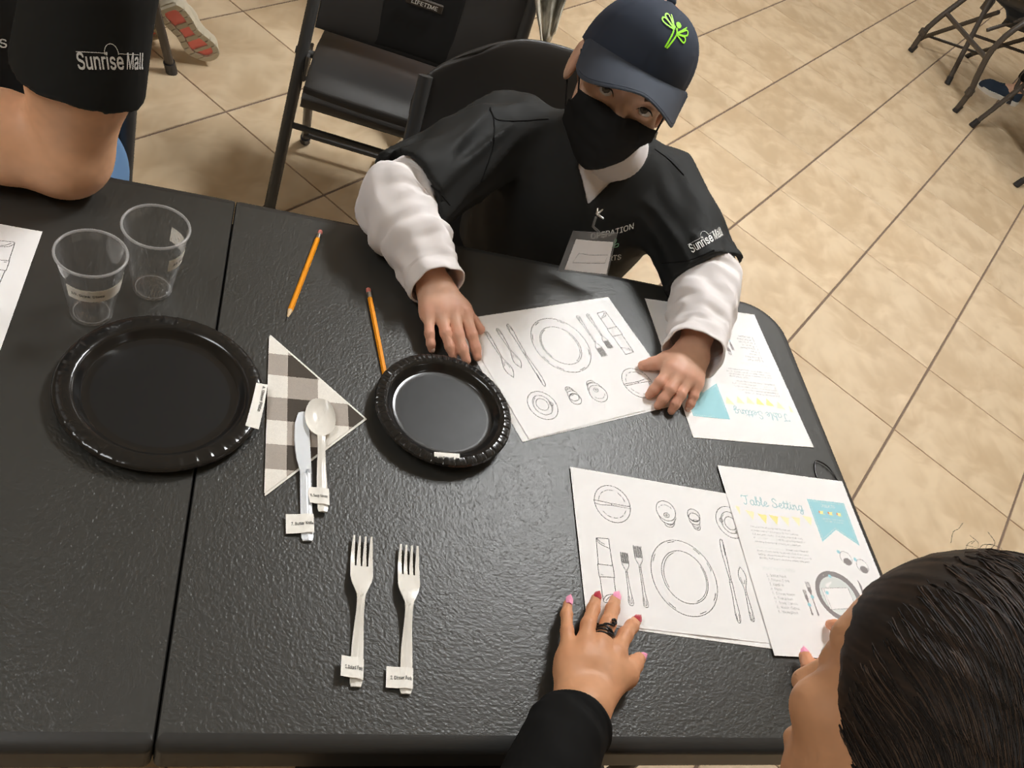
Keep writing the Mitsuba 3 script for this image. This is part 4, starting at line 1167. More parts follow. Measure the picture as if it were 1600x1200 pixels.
mh = solid(head1, *bounds([toW((x, y, z)) for x in (-.09, .09) for y in (-.13, .13) for z in (-.11, .125)] + [neck_lo], .03), .0024, 2)
mR, mL = hand_mesh(handR), hand_mesh(handL)
limb = blend([cone(HIP, A(.555, .95, .70), .075, .065), cone(A(.555, .95, .70), neck_lo - A(0, 0, .02), .065, .05), cone(SR, SL, .04, .04), cone(SR, ER, .048, .038), cone(SL, EL, .048, .038),
              cone(ER, handR['forearm'], .037, .027), cone(EL, handL['forearm'], .037, .027), cone(handR['forearm'], handR['wrist'], .026, .022), cone(handL['forearm'], handL['wrist'], .026, .022),
              cone(HIP + A(-.07, 0, -.03), A(.46, .80, .48), .065, .055), cone(HIP + A(.07, 0, -.03), A(.66, .80, .48), .065, .055),
              cone(A(.46, .80, .48), A(.45, .86, .09), .052, .040), cone(A(.66, .80, .48), A(.67, .86, .09), .052, .040)], .02)
ml = solid(limb, (.10, .42, .03), (.92, 1.36, .95), .009, 2)
body = join(mh, mR, mL, ml)
cols = np.vstack([skin_colors(mh.vertices, SK1, [toW((0, -.04, .115)), toW((-.079, -.01, 0)), toW((.079, -.01, 0))], .5), skin_colors(mR.vertices, SK1 * A(1.02, .97, .95), red_points(handR), .55, 1), skin_colors(mL.vertices, SK1 * A(1.02, .97, .95), red_points(handL), .55, 2), skin_colors(ml.vertices, SK1)])
part(P1, 'body', body, 'skin', smooth=True, color=cols, label='bare hands, face and neck')
for sk in (handR, handL):
    for k, (nl, nw) in {'index': (.0095, .0092), 'middle': (.0098, .0094), 'ring': (.0092, .0088), 'pinky': (.0078, .0074)}.items():
        nail(P1, sk[k][2], sk[k][3], 'nail_natural', nl, nw, over=.0036, r=.0064, curve=.0020)

# eyes
def eyeball(center, gaze, r=.0125):
    m = trimesh.creation.icosphere(4, r)
    v = np.asarray(m.vertices); c = unit(v) @ unit(gaze)
    ang = np.degrees(np.arccos(np.clip(c, -1, 1)))
    col = np.where((ang < 11)[:, None], A(.004, .004, .004), np.where((ang < 27)[:, None], A(.085, .070, .055), np.where((ang < 30)[:, None], A(.03, .03, .03), A(.62, .58, .55))))
    return moved(m, None, center), col
for s in (-1, 1):
    c = toW((s * .0315, -.001, .0775))
    m, col = eyeball(c, CAM - c)
    part(P1, 'eye', m, 'eye', smooth=True, color=col)
    lid = spline([toW((s * .0185, -.0040, .0865)), toW((s * .0250, .0040, .0905)), toW((s * .0330, .0048, .0910)), toW((s * .0400, .0022, .0885)), toW((s * .0455, -.0030, .0830))], 16)
    part(P1, 'eyelashes', tube(lid, np.r_[np.linspace(.0004, .0011, 8), np.linspace(.0011, .0005, 8)], 6), 'mask_black', smooth=True)
    br = spline([toW((s * .020, .0165, .0985)), toW((s * .030, .0190, .0965)), toW((s * .048, .0140, .0840))], 14)
    part(P1, 'eyebrow', tube(br, np.linspace(.0022, .0010, 14), 8), 'hair_brown', smooth=True)

# short hair under the cap
hairf = lambda p: smax(ell((0, .022, -.014), (.0805, .090, .0990))(toH(p)), np.maximum(toH(p)[:, 2] - .052 + .6 * np.maximum(toH(p)[:, 1] - .03, 0), -.045 - toH(p)[:, 1] - .25 * toH(p)[:, 2]), .006) + (meshkit.noise(toH(p) * A(420, 90, 420), 5) - .5) * .0022
mhair = solid(hairf, *bounds([toW((x, y, z)) for x in (-.09, .09) for y in (-.08, .125) for z in (-.12, .07)], .01), .003, 1)
part(P1, 'hair', mhair, 'hair_brown', smooth=True, label='short light brown hair')

# cap
def dome(thv, t, off=0.0, seams=True):
    """crown of the cap in the head frame: azimuth thv (0 = front), t 0 hem .. 1 top."""
    e = t * math.pi / 2
    hem = .022 + .022 * np.cos(thv)
    rx, rz = .0850 + off, np.where(np.cos(thv) > 0, .1010, .1060) + off
    rr = np.cos(e) ** .80
    top = .122 + off
    y = hem + (top - hem) * np.sin(e) ** .92
    dent = -.0011 * np.exp(-((((thv + math.pi / 6) / (math.pi / 3)) % 1 - .5) * 2 * 1.05 / .045 * .5) ** 2) * (seams and 1) * (t < .97)
    wob_ = .0012 * np.sin(5 * thv + 3 * t) * np.sin(math.pi * t)
    return np.stack([(rx + dent + wob_) * rr * np.sin(thv), y + .004 * np.cos(thv) * np.sin(e), (rz + dent + wob_) * rr * np.cos(thv) - .004 + .006 * np.sin(e)], -1)
nth, nt = 144, 40
TH_, TT = np.meshgrid(np.linspace(0, 2 * np.pi, nth, endpoint=False) , np.linspace(0, 1, nt), indexing='ij')
outer, inner_ = dome(TH_, TT), dome(TH_, TT, -.0028, False)
shell = np.concatenate([inner_[:, ::-1], outer], 1)
mcap = tm(toW(shell.reshape(-1, 3)), grid_faces(nth, nt * 2))
wrapf = []
for j in range(nt * 2 - 1):
    a, b = (nth - 1) * nt * 2 + j, j
    wrapf += [[a, b, b + 1], [a, b + 1, a + 1]]
mcap = tm(mcap.vertices, np.vstack([mcap.faces, wrapf])); mcap.merge_vertices()
if mcap.volume < 0: mcap.invert()
cap = part(P1, 'cap', mcap, 'cloth_navy', smooth=True, label='navy baseball cap')
part(cap, 'button', moved(trimesh.creation.icosphere(2, .007), np.diag([1, 1, 1]), toW((0, .125, .003))), 'cloth_navy', smooth=True)
nu, nv = 41, 15
U, W = np.meshgrid(np.linspace(-1, 1, nu), np.linspace(0, 1, nv), indexing='ij')
tb = U * dg(66)
hem0 = dome(tb, np.full_like(tb, .02), .0006, False)
reach = .070 * np.clip(1 - np.abs(U) ** 2.6, 0, 1) ** .62
brim = hem0 + (reach * W)[..., None] * A(0, -.05, .999) + ((.008 * W) * np.sin(tb))[..., None] * A(1, 0, 0)
brim[..., 1] += -.058 * np.abs(U) ** 1.6 * W * (reach / .070) ** .5 - .005 * W ** 2 + .003
thb = .0022
bt, bb = brim.reshape(-1, 3), (brim - A(0, thb, 0)).reshape(-1, 3)
f = grid_faces(nu, nv)
i = np.concatenate([np.arange(nv), np.arange(1, nu) * nv + nv - 1, (nu - 1) * nv + np.arange(nv - 2, -1, -1), np.arange(nu - 2, 0, -1) * nv]); j = np.roll(i, -1); o = len(bt)
mb = tm(toW(np.vstack([bt, bb])), np.vstack([f, f[:, ::-1] + o, np.stack([i, j, j + o], 1), np.stack([i, j + o, i + o], 1)]))
if mb.volume < 0: mb.invert()
bk = part(cap, 'brim', mb, 'cloth_navy_pale', smooth=40)
for w_ in (.93,):
    k_ = int(w_ * (nv - 1))
    part(bk, 'stitching', tube(toW(brim[2:-2, k_] + A(0, .0001, 0)), .0004, 6), 'cloth_navy', smooth=True)
# the green emblem stitched on the front: a figure with two pairs of looped wings
def emblem(pts, w, closed=False):
    return strip(spline(pts, 9 * len(pts)), w, closed)
em = [disc(.10, .60, .155, .165), disc(.02, .36, .06, .07),
      emblem([(-.10, .45), (-.14, .30), (-.16, .078), (-.32, -.62)], .085), emblem([(-.22, -.62), (.02, -.02), (.06, .18), (.0, .36)], .085),
      emblem([(-.13, .36), (-.32, .95)], .078), emblem([(-.13, .34), (-.45, .86), (-.62, .80), (-.58, .64), (-.13, .32)], .085), emblem([(-.13, .30), (-.62, .60), (-.78, .46), (-.62, .34), (-.13, .28)], .085),
      emblem([(.08, .20), (.62, .66)], .078), emblem([(.08, .18), (.62, .52), (.74, .38), (.62, .24), (.08, .15)], .085), emblem([(.08, .14), (.55, .16), (.64, -.02), (.50, -.10), (.08, .10)], .085)]
mem = flat(unary_union(em).segmentize(.05))
v, f = trimesh.remesh.subdivide_to_size(np.asarray(mem.vertices), np.asarray(mem.faces), .09)
sc_ = .0330
def on_cap(x, y, up):
    """emblem coordinates to azimuth and height on the crown front."""
    t = .50 + y * sc_ / .135
    thv = dg(13) + x * sc_ / (.095 * np.cos(t * math.pi / 2) ** .8)
    p = dome(thv, t, 0, False); n1 = dome(thv, t, .004, False) - p
    return p + unit(n1) * up[:, None]
part(cap, 'emblem', tm(toW(on_cap(v[:, 0], v[:, 1], np.full(len(v), .0012))), f), 'neon_thread', smooth=False, label='bright green winged emblem')

# face mask
nu, nv = 41, 31
U, W = np.meshgrid(np.linspace(-1, 1, nu), np.linspace(0, 1, nv), indexing='ij')
prof_y = np.interp(W, [0, .25, .5, .75, 1], [-.0150, -.043, -.071, -.096, -.117])
prof_z = np.interp(W, [0, .12, .25, .5, .75, .9, 1], [.1020, .1150, .1195, .1180, .1120, .1000, .0880])
half = np.interp(W, [0, .3, .7, 1], [.0640, .0675, .0600, .0400])
x = U * half
mz = prof_z - .016 * np.abs(U) ** 1.15 - .058 * np.abs(U) ** 2.4
my = prof_y - .006 * np.abs(U) * (W < .2) * (1 - W / .2) + .012 * np.abs(U) ** 2 * W
mz += .0011 * np.sin(W * 31) * (1 - np.abs(U) ** 3) + .0016 * (meshkit.noise(np.stack([U * 3, W * 5, U * 0], -1), 7) - .5)
zz_ = np.linspace(.0, .135, 136)
zs_ = np.stack([head_field(np.stack([x.ravel(), my.ravel(), np.full(x.size, z)], 1), False) for z in zz_])
surf = zz_[135 - np.argmax((zs_ < 0)[::-1], 0)].reshape(x.shape) * (zs_ < 0).any(0).reshape(x.shape)
from scipy.ndimage import gaussian_filter, maximum_filter
mz = np.maximum(mz, gaussian_filter(maximum_filter(surf, 3), 1.2) + .0038)
p = np.stack([x, my, mz], -1)
a = toW(p.reshape(-1, 3)); b = toW((p - A(0, 0, .0016)).reshape(-1, 3))
f = grid_faces(nu, nv)
i = np.concatenate([np.arange(nv), np.arange(1, nu) * nv + nv - 1, (nu - 1) * nv + np.arange(nv - 2, -1, -1), np.arange(nu - 2, 0, -1) * nv]); j = np.roll(i, -1); o = len(a)
mm_ = tm(np.vstack([a, b]), np.vstack([f, f[:, ::-1] + o, np.stack([i, j, j + o], 1), np.stack([i, j + o, i + o], 1)]))
if mm_.volume < 0: mm_.invert()
msk = part(P1, 'face_mask', mm_, 'mask_black', smooth=45, label='black pleated face mask')
for s in (-1, 1):
    e0, e1 = (p[0, 1], p[0, -6]) if s < 0 else (p[-1, 1], p[-1, -6])
    part(msk, 'ear_loop', tube(toW(spline([e0, (s * .0735, -.004, .030), (s * .0830, .012, -.012), (s * .0800, -.030, -.020), e1], 30)), .0013, 8), 'mask_black', smooth=True)

# torso clothes
er = unit(SL - SR); N0 = (SR + SL) / 2
eu = unit(neck_lo - HIP); eu = unit(eu - er * (eu @ er)); ef = np.cross(er, eu)
if ef[1] > 0: ef = -ef
chest = A(.556, .905, .750)
def torso(p):
    d = blend([ell(chest, (.160, .122, .140)), ell(A(.550, .940, .64), (.148, .150, .17)), ell(HIP + A(-.005, -.06, .03), (.160, .14, .16), np.stack([er, ef, eu])),
               cone(SR + A(.02, 0, -.003), SL + A(-.02, 0, -.003), .050, .050), cone(neck_lo + A(-.03, .01, -.012), neck_lo + A(.03, .01, -.012), .056, .056)], .05)(p)
    return d
def fold_noise(p, dirv, f1, f2, seed):
    """streaky folds: long along dirv, short across it."""
    dirv = unit(dirv); o = unit(np.cross(dirv, [.3, .2, .9])); w = np.cross(dirv, o)
    return meshkit.noise(np.stack([p @ dirv * f1, p @ o * f2, p @ w * f2], -1), seed) - .5
armR, armL = cone(SR, ER, .058, .066), cone(SL, EL, .058, .066)
HR, HL = ER * .90 + SR * .10, EL * .97 + SL * .03      # hems
VA, VB = A(.533, .830, .874), A(.538, .790, .833)
VL = np.linalg.norm(VB - VA); VD = (VB - VA) / VL
def shirt_field(p):
    d = torso(p)
    aR, aL = armR(p), armL(p)
    nR = fold_noise(p, A(.5, .6, .25), 9, 34, 3); nL = fold_noise(p, A(.3, -.8, -.1), 9, 34, 5)
    aR = aR + .034 * np.abs(nR) - .008; aL = aL + .026 * np.abs(nL) - .007
    # the sleeve ends, hollow at the hem
    tR, tL = unit(ER - SR), unit(EL - SL)
    aR = smax(smax(aR, (p - HR) @ tR, .004), -np.maximum(cone(HR - tR * .05, HR + tR * .06, .056, .056)(p), -.022 - (p - HR) @ tR), .003)
    aL = smax(smax(aL, (p - HL) @ tL, .004), -np.maximum(cone(HL - tL * .05, HL + tL * .06, .054, .054)(p), -.022 - (p - HL) @ tL), .003)
    d = smin(smin(d, aR, .045), aL, .045)
    d = d + .011 * fold_noise(p, A(.15, -.5, -.8), 5, 20, 9)
    # the open neck: a V down the front
    q = p - neck_lo
    lx, ly, lz = q @ er, q @ eu, q @ ef
    vs = (p - VA) @ VD
    vcut = np.maximum(np.abs((p - VA) @ er + .0) - np.where(vs < 0, .035 - .22 * vs, .035 * (1 - vs / VL)), p[:, 1] - .885)
    ncut = np.linalg.norm(np.stack([lx, ly * .3, lz], -1), axis=1) - .054
    d = smax(d, -np.maximum(vcut, vs - VL - .004), .004)
    d = smax(d, -np.maximum(ncut, -ly), .006)
    return d
SHIRT = shirt_field
ms = solid(SHIRT, (.13, .62, .44), (.86, 1.36, .985), .0048, 2)
shirt = part(P1, 'shirt', ms, 'cloth_black', smooth=True, label='black short-sleeved shirt')
# white shirt underneath: body, neck band and long sleeves
under = lambda p: np.maximum(torso(p) + .0075, -(p - neck_lo) @ eu * 0 + ((p - neck_lo) @ eu - .030))
mu = solid(lambda p: smax(under(p), -(cone(neck_lo - eu * .05, neck_lo + eu * .1, .050, .050)(p)), .004), (.40, .72, .62), (.72, 1.05, .98), .005, 2)
nk = spline([neck_lo - eu * .012, neck_lo + eu * .018 + ef * .004, toW((0, -.085, -.028)) * .45 + neck_lo * .55 + ef * .006], 12)
band = loft(nk, np.linspace(.069, .0575, 12), 48, 1.0, lambda s, a, p: .0015 * np.sin(2 * a + 3 * s) + .0022 * np.exp(-((s - 1) / .1) ** 2), thick=.004, inner=.5)
def sleeve(S, E, Wr, hem, seed, r=(.056, .060, .060, .056, .050, .052), cuff=.055):
    path = spline([S * .45 + E * .55, S * .18 + E * .82, E * .97 + Wr * .03, E * .55 + Wr * .45, E * .2 + Wr * .8, hem], 70)
    rad = spline(np.array(r)[:, None], 70)[:, 0]
    def fold(s, a, p):
        g = meshkit.noise(st3(s * 26 + .9 * np.sin(a + seed), np.cos(a) * 1.1, np.sin(a) * 1.1 + seed), seed) - .5
        g2 = meshkit.noise(st3(s * 9, np.cos(a) * 2.2, np.sin(a) * 2.2 + seed), seed + 1) - .5
        return (.013 * g * (1 - .75 * smooth01(.62, .80, s)) + .010 * g2 - .0016 * np.exp(-((s - .86) / .006) ** 2))
    return path, rad, fold
hemR, hemL = V(0.28011, 0.59715, 0.77700), V(0.67570, 0.54860, 0.78000)
pr, rr_, fo_ = sleeve(SR, ER, WR, hemR, 2, r=(.044, .048, .056, .052, .043, .041))
slR = loft(pr, rr_, 56, 1.0, fo_, thick=.0028, inner=.22, flat_bottom=TH + .0008)
pl0, rl_, fl_ = sleeve(SL, EL, WL, hemL, 6, r=(.042, .044, .056, .053, .046, .047))
slL = loft(pl0, rl_, 56, 1.0, fl_, thick=.0028, inner=.22, flat_bottom=TH + .0024)
ku = part(P1, 'undershirt', mu, 'cloth_white', smooth=True, label='white long-sleeved undershirt')
for nm_, m_ in (('collar', band), ('sleeve', slR), ('sleeve', slL)): part(ku, nm_, m_, 'cloth_white', smooth=True)
def seam(parent, pts, field, mat_, r=.0011, name='seam'):
    c = drape(spline(pts, 40), unit(np.mean(pts, 0) - CAM), field, .0002)
    return part(parent, name, tube(c, r, 6), mat_, smooth=True)
seam(shirt, [V(0.33391, 0.85398, 0.91180), V(0.34686, 0.84032, 0.90555), V(0.38191, 0.83501, 0.91685), V(0.42166, 0.83278, 0.93304)], SHIRT, 'cloth_jet')
seam(shirt, [V(0.33517, 0.85671, 0.91481), V(0.34369, 0.83852, 0.90249), V(0.34718, 0.80937, 0.87810), V(0.33839, 0.77079, 0.83969)], SHIRT, 'cloth_jet')
seam(shirt, [V(0.59415, 0.82409, 0.93342), V(0.61885, 0.80792, 0.93031), V(0.64451, 0.78642, 0.92288)], SHIRT, 'cloth_jet')
seam(shirt, [V(0.20519, 0.71681, 0.87220), V(0.23160, 0.70460, 0.87339), V(0.25923, 0.68562, 0.86911), V(0.27838, 0.66890, 0.86297)], SHIRT, 'cloth_jet')
seam(shirt, [V(0.60315, 0.65022, 0.85332), V(0.64263, 0.64946, 0.87070), V(0.67874, 0.65769, 0.89456)], SHIRT, 'cloth_jet')
# trousers and shoes under the table
tr = blend([ell(HIP + A(0, .01, -.035), (.165, .15, .10)), cone(HIP + A(-.09, 0, -.03), A(.46, .80, .49), .092, .075), cone(HIP + A(.09, 0, -.03), A(.66, .80, .49), .092, .075),
            cone(A(.46, .80, .49), A(.45, .86, .09), .068, .055), cone(A(.66, .80, .49), A(.67, .86, .09), .068, .055)], .03)
part(P1, 'trousers', solid(tr, (.28, .66, .02), (.85, 1.40, .66), .009, 2), 'cloth_jet', smooth=True)

# lettering on the shirt
def on_cloth(parent, m, origin, ex, ey, toward, field, mat_, name='lettering', lift=.0012, start=.06, size=.004):
    v, f = trimesh.remesh.subdivide_to_size(np.asarray(m.vertices), np.asarray(m.faces), size)
    p = np.asarray(origin) + v[:, :1] * np.asarray(ex) + v[:, 1:2] * np.asarray(ey) - unit(toward) * start
    q = drape(p, toward, field, lift)
    e = np.linalg.norm(q[f] - np.roll(q[f], 1, 1), axis=2).max(1)
    m = tm(q, f[(e < size * 3) & (np.abs(field(q)) < .006)[f].all(1)]); m.remove_unreferenced_vertices()   # only what lies on the cloth
    return part(parent, name, m, mat_, smooth=False)
def slant(m, k):
    v = np.asarray(m.vertices).copy(); v[:, 0] += v[:, 1] * k; return tm(v, m.faces)
def arc_text(m, k):
    v = np.asarray(m.vertices).copy(); v[:, 1] += k * v[:, 0] ** 2; return tm(v, m.faces)
def mall_sign(width):
    """the words Sunrise Mall under a line with a half-risen sun; x from 0 to width."""
    w = text('Sunrise', .24 * width, True, .68 * width); m2 = slant(text('Mall', .24 * width, True, .27 * width), .15)
    m2.vertices[:, 0] += .70 * width
    a = unary_union([strip([(.02 * width, .255 * width), (.42 * width, .235 * width)], .012 * width), strip([(.62 * width, .225 * width), (.92 * width, .215 * width)], .012 * width),
                     ring(.52 * width, .225 * width, .10 * width, .145 * width, .012 * width, -5, 185)])
    return join(w, m2, flat(a))
sx, sy, sz = view_frame(1098, 388)
ra = dg(31)
on_cloth(shirt, mall_sign(.058), V(0.64564, 0.65703, 0.87883), (sx * math.cos(ra) + sy * math.sin(ra)), (-sx * math.sin(ra) + sy * math.cos(ra)), -sz, SHIRT, 'print_white', start=.0)
cx_, cy_, cz_ = view_frame(950, 370)
ra = dg(7)
e1, e2 = cx_ * math.cos(ra) + cy_ * math.sin(ra), -cx_ * math.sin(ra) + cy_ * math.cos(ra)
on_cloth(shirt, arc_text(slant(text('OPERATION', .0085, True, .072), .15), 1.6), V(0.47916, 0.65172, 0.86872), e1, e2, -cz_, SHIRT, 'print_white', start=.0)
wing = unary_union([emblem([(.0, .0), (.35, .65), (.5, .7), (.45, .45), (.05, .0)], .09), emblem([(.05, .0), (.6, .25), (.7, .1), (.5, -.08), (.02, -.06)], .09)])
on_cloth(shirt, tm(np.asarray(flat(wing).vertices) * .016, flat(wing).faces), V(0.51439, 0.63815, 0.87274), e1, e2, -cz_, SHIRT, 'print_green', 'wing_print', start=.0)
on_cloth(shirt, slant(text('SPORTS', .0085, True, .044), .2), V(0.49930, 0.63510, 0.83481), e1, e2, -cz_, SHIRT, 'print_white', start=.0)

# name badge hanging from a clip on the shirt front
bd = thing('name_badge', 'clear plastic name badge with a blank card clipped to the black shirt front', 'badge')
B = [V(0.49237, 0.73503, 0.81454), V(0.55738, 0.72561, 0.83589), V(0.56810, 0.70494, 0.76574), V(0.49298, 0.71860, 0.74356)]
part(bd, 'sleeve', sheet_quad(B, .0012, 12, lambda U, W: .0012 * np.sin(U * 3)), 'badge_plastic', smooth=40)
nzb = unit(np.cross(B[1] - B[0], B[3] - B[0])); nzb = nzb if nzb[2] > 0 else -nzb
bil = lambda u, w: (1 - u) * (1 - w) * B[0] + u * (1 - w) * B[1] + u * w * B[2] + (1 - u) * w * B[3]
C = [bil(.13, .18) + nzb * .0016, bil(.95, .20) + nzb * .0016, bil(.97, .95) + nzb * .0016, bil(.12, .93) + nzb * .0016]
kc = part(bd, 'card', sheet_quad(C, .0004, 10, lambda U, W: .0012 * np.sin(U * 3)), 'badge_card', smooth=40)
bc = lambda u, w: (1 - u) * (1 - w) * C[0] + u * (1 - w) * C[1] + u * w * C[2] + (1 - u) * w * C[3] + nzb * (.0008 + .0012 * math.sin(u * 3))
part(kc, 'outline', tube([bc(u, w) for u, w in ((.2, .42), (.5, .44), (.93, .40), (.90, .66), (.5, .70), (.12, .74), (.2, .42))], .0003, 6), 'ink_grey', smooth=False)
cl0, cl1 = V(0.51398, 0.72729, 0.83877), V(0.51906, 0.74880, 0.86027)
part(bd, 'strap', tube([B[0] * .42 + B[1] * .58 - nzb * .001, cl0 + nzb * .004, cl1 * .5 + cl0 * .5 + nzb * .004], .0022, 8), 'badge_plastic', smooth=True)
part(bd, 'clip', join(tube([cl0 * .35 + cl1 * .65 + nzb * .005, V(0.51570, 0.74288, 0.86053)], [.0026, .0016], 8), tube([cl0 * .35 + cl1 * .65 + nzb * .005, V(0.52325, 0.74058, 0.86193)], [.0022, .0013], 8), tube([cl0 * .35 + cl1 * .65 + nzb * .005, V(0.52617, 0.72926, 0.85318)], [.0024, .0014], 8)), 'chrome', smooth=True)

# ================================================================== the bare-armed person at the upper left
P2 = thing('person', 'bare-armed person in a black shirt resting one elbow on the table at the upper left', 'person')
SK2 = A(.76, .42, .245)
E2 = V(-0.22150, 0.70760, 0.78700)
S2 = V(-0.17890, 0.72178, 1.03500)
EU = E2 + A(.013, 0, .002)
H2 = EU + (S2 - EU) * .45
F2 = V(-0.32697, 0.69968, 0.78900)
armf = blend([cone(E2, EU, .049, .049), cone(EU, H2, .049, .0565), cone(H2, S2, .0565, .048), cone(E2, E2 * .4 + F2 * .6 + A(0, .006, .004), .049, .055), cone(E2 * .4 + F2 * .6 + A(0, .006, .004), F2, .055, .046), cone(E2 + A(.008, -.010, -.004), E2 + A(.012, -.014, -.004), .040, .038)], .020)
arm2 = lambda p: smax(armf(p), TH + .0012 - p[:, 2], .006)
m1 = solid(arm2, (-.46, .58, .73), (-.10, .98, 1.14), .004, 3)
tors = blend([ell((-.45, .98, .80), (.20, .145, .32)), ell((-.45, .98, 1.05), (.205, .13, .16)), ell((-.45, 1.06, .58), (.20, .17, .16)), cone((-.64, .95, 1.10), (-.26, .95, 1.10), .075, .075), cone((-.45, .96, 1.12), (-.45, .93, 1.24), .07, .06),
              cone((-.55, 1.0, .52), (-.55, .55, .50), .09, .075), cone((-.34, 1.0, .52), (-.30, .55, .50), .09, .075), cone((-.55, .55, .50), (-.55, .60, .08), .06, .045), cone((-.30, .55, .50), (-.30, .60, .08), .06, .045)], .05)
m2 = solid(lambda p: tors(p) + .035, (-.75, .38, .02), (-.10, 1.30, 1.30), .012, 2)
hd2 = lambda p: head_field(np.stack([p[:, 0] + .45, p[:, 2] - 1.37, -(p[:, 1] - .93)], -1) * A(-1, 1, 1))
m3 = solid(hd2, (-.56, .78, 1.22), (-.34, 1.06, 1.52), .005, 2)
body = join(m1, m2, m3)
part(P2, 'body', body, 'skin', smooth=True, color=np.vstack([skin_colors(m1.vertices, SK2, [E2 + A(.03, -.03, -.02)], .35), skin_colors(m2.vertices, SK2), skin_colors(m3.vertices, SK2)]), label='bare tanned arm')
hem2 = H2
ax2 = unit(E2 - S2)
tS = unit(hem2 - S2)
def shirt2(p):
    d = torso2(p)
    s_ = cone(S2 + A(.0, 0, .0), hem2 + tS * .05, .066, .073)(p) + .010 * np.abs(fold_noise(p, tS, 7, 22, 4)) - .005
    s_ = smax(smax(s_, (p - hem2) @ tS, .004), -np.maximum(cone(hem2 - tS * .06, hem2 + tS * .06, .0625, .0625)(p), -.03 - (p - hem2) @ tS), .004)
    d = smin(d, s_, .05)
    d = d + .006 * fold_noise(p, A(.2, .2, -.9), 4, 14, 8)
    d = smax(d, p[:, 2] * 0 + np.linalg.norm((p - A(-.45, .93, 1.25)) * A(1, 1, .6), axis=1) * -1 + .075, .01)
    return d
torso2 = blend([ell((-.47, .97, .80), (.215, .16, .33)), ell((-.47, .97, 1.04), (.215, .145, .17)), ell((-.47, 1.05, .58), (.205, .18, .15)), cone((-.66, .95, 1.10), (-.28, .95, 1.10), .085, .085)], .06)
ms2 = solid(shirt2, (-.78, .60, .42), (-.06, 1.30, 1.26), .006, 2)
shirt2k = part(P2, 'shirt', ms2, 'cloth_black', smooth=True, label='black short-sleeved shirt')
jz = blend([ell((-.45, 1.06, .54), (.205, .185, .125)), cone((-.55, 1.0, .505), (-.56, .55, .495), .102, .085), cone((-.290, 1.02, .505), (-.265, .55, .495), .108, .088), cone((-.56, .55, .495), (-.56, .60, .08), .072, .06), cone((-.29, .55, .495), (-.29, .60, .08), .072, .06)], .04)
kj = part(P2, 'jeans', solid(lambda p: jz(p) + .004 * fold_noise(p, A(.9, .3, 0), 6, 20, 2), (-.75, .40, .03), (-.12, 1.32, .70), .007, 2), 'denim', smooth=True, label='blue jeans')
for o in (0, .006):
    c = spline([V(-0.22054, 1.03548, 0.52977) + A(0, -o, 0), V(-0.20108, 1.04109, 0.52952) + A(0, -o, 0), V(-0.18101, 1.04584, 0.52170) + A(0, -o, 0)], 14)
    part(kj, 'seam', tube(drape(c - FWD * .03, FWD, jz, .0005), .0009, 6), 'denim_stitch', smooth=True)
sx, sy, sz = view_frame(160, 105)
on_cloth(shirt2k, mall_sign(.071), V(-0.18105, 0.62730, 0.96962), sx, sy, -sz, shirt2, 'print_white', start=.0)
sx, sy, sz = view_frame(8, 70)
on_cloth(shirt2k, slant(text('PORTS', .0105, True, .052), .1), V(-0.32377, 0.70820, 0.90568), sx, sy, -sz, shirt2, 'print_white', start=.0)

# ================================================================== the dark-haired person at the lower right
P3 = thing('person', 'dark-haired person at the lower right with pink and red nails', 'person')
SK3 = A(.585, .305, .165)
h = TH + .0016
hand3 = dict(s=1.0, forearm=V(0.36478, -0.03234, 0.78700), wrist=V(0.40368, 0.01318, 0.77100),
    pinky=[V(0.40037, 0.07292, 0.76360), V(0.40662, 0.10491, 0.76060), V(0.41186, 0.12752, 0.75460), V(0.41863, 0.14341, 0.74810)],
    ring=[V(0.42001, 0.08347, 0.76760), V(0.43109, 0.11137, 0.76560), V(0.44498, 0.13422, 0.75760), V(0.45459, 0.15105, 0.75010)],
    middle=[V(0.43905, 0.08531, 0.76860), V(0.45533, 0.11295, 0.76660), V(0.46896, 0.13517, 0.75860), V(0.47920, 0.15157, 0.75060)],
    index=[V(0.45814, 0.07896, 0.76660), V(0.47676, 0.10297, 0.76260), V(0.49172, 0.11722, 0.75460), V(0.50164, 0.12672, 0.74860)],
    thumb=[V(0.44075, 0.03688, 0.76660), V(0.46862, 0.05817, 0.75860), V(0.48561, 0.07268, 0.75260), V(0.49557, 0.08111, 0.74910)])
mh3 = hand_mesh(hand3, .0014)
fu = lambda *a, **k: None
# the right hand, at the lower edge of the near handout
hz_ = TH + .003
hand3r = dict(s=.98, forearm=A(.96, -.04, .80), wrist=A(.862, .035, .785),
    thumb=[A(.838, .062, .785), A(.800, .078, .775), V(0.71871, 0.07287, 0.75900), V(0.72251, 0.09130, 0.75300)],
    index=[A(.826, .100, .785), V(0.78402, 0.12165, 0.76700), V(0.78094, 0.13192, 0.75700), V(0.78104, 0.13727, 0.74900)],
    middle=[A(.815, .088, .788), V(0.73771, 0.07893, 0.76700), V(0.72236, 0.06911, 0.75700), V(0.71161, 0.06687, 0.75000)],
    ring=[A(.812, .070, .785), V(0.73156, 0.06004, 0.76500), V(0.72047, 0.05592, 0.75500), V(0.71575, 0.06079, 0.74600)],
    pinky=[A(.815, .052, .780), A(.780, .045, .765), A(.762, .045, .752), A(.750, .048, .746)])
mh3r = hand_mesh(hand3r, .002)
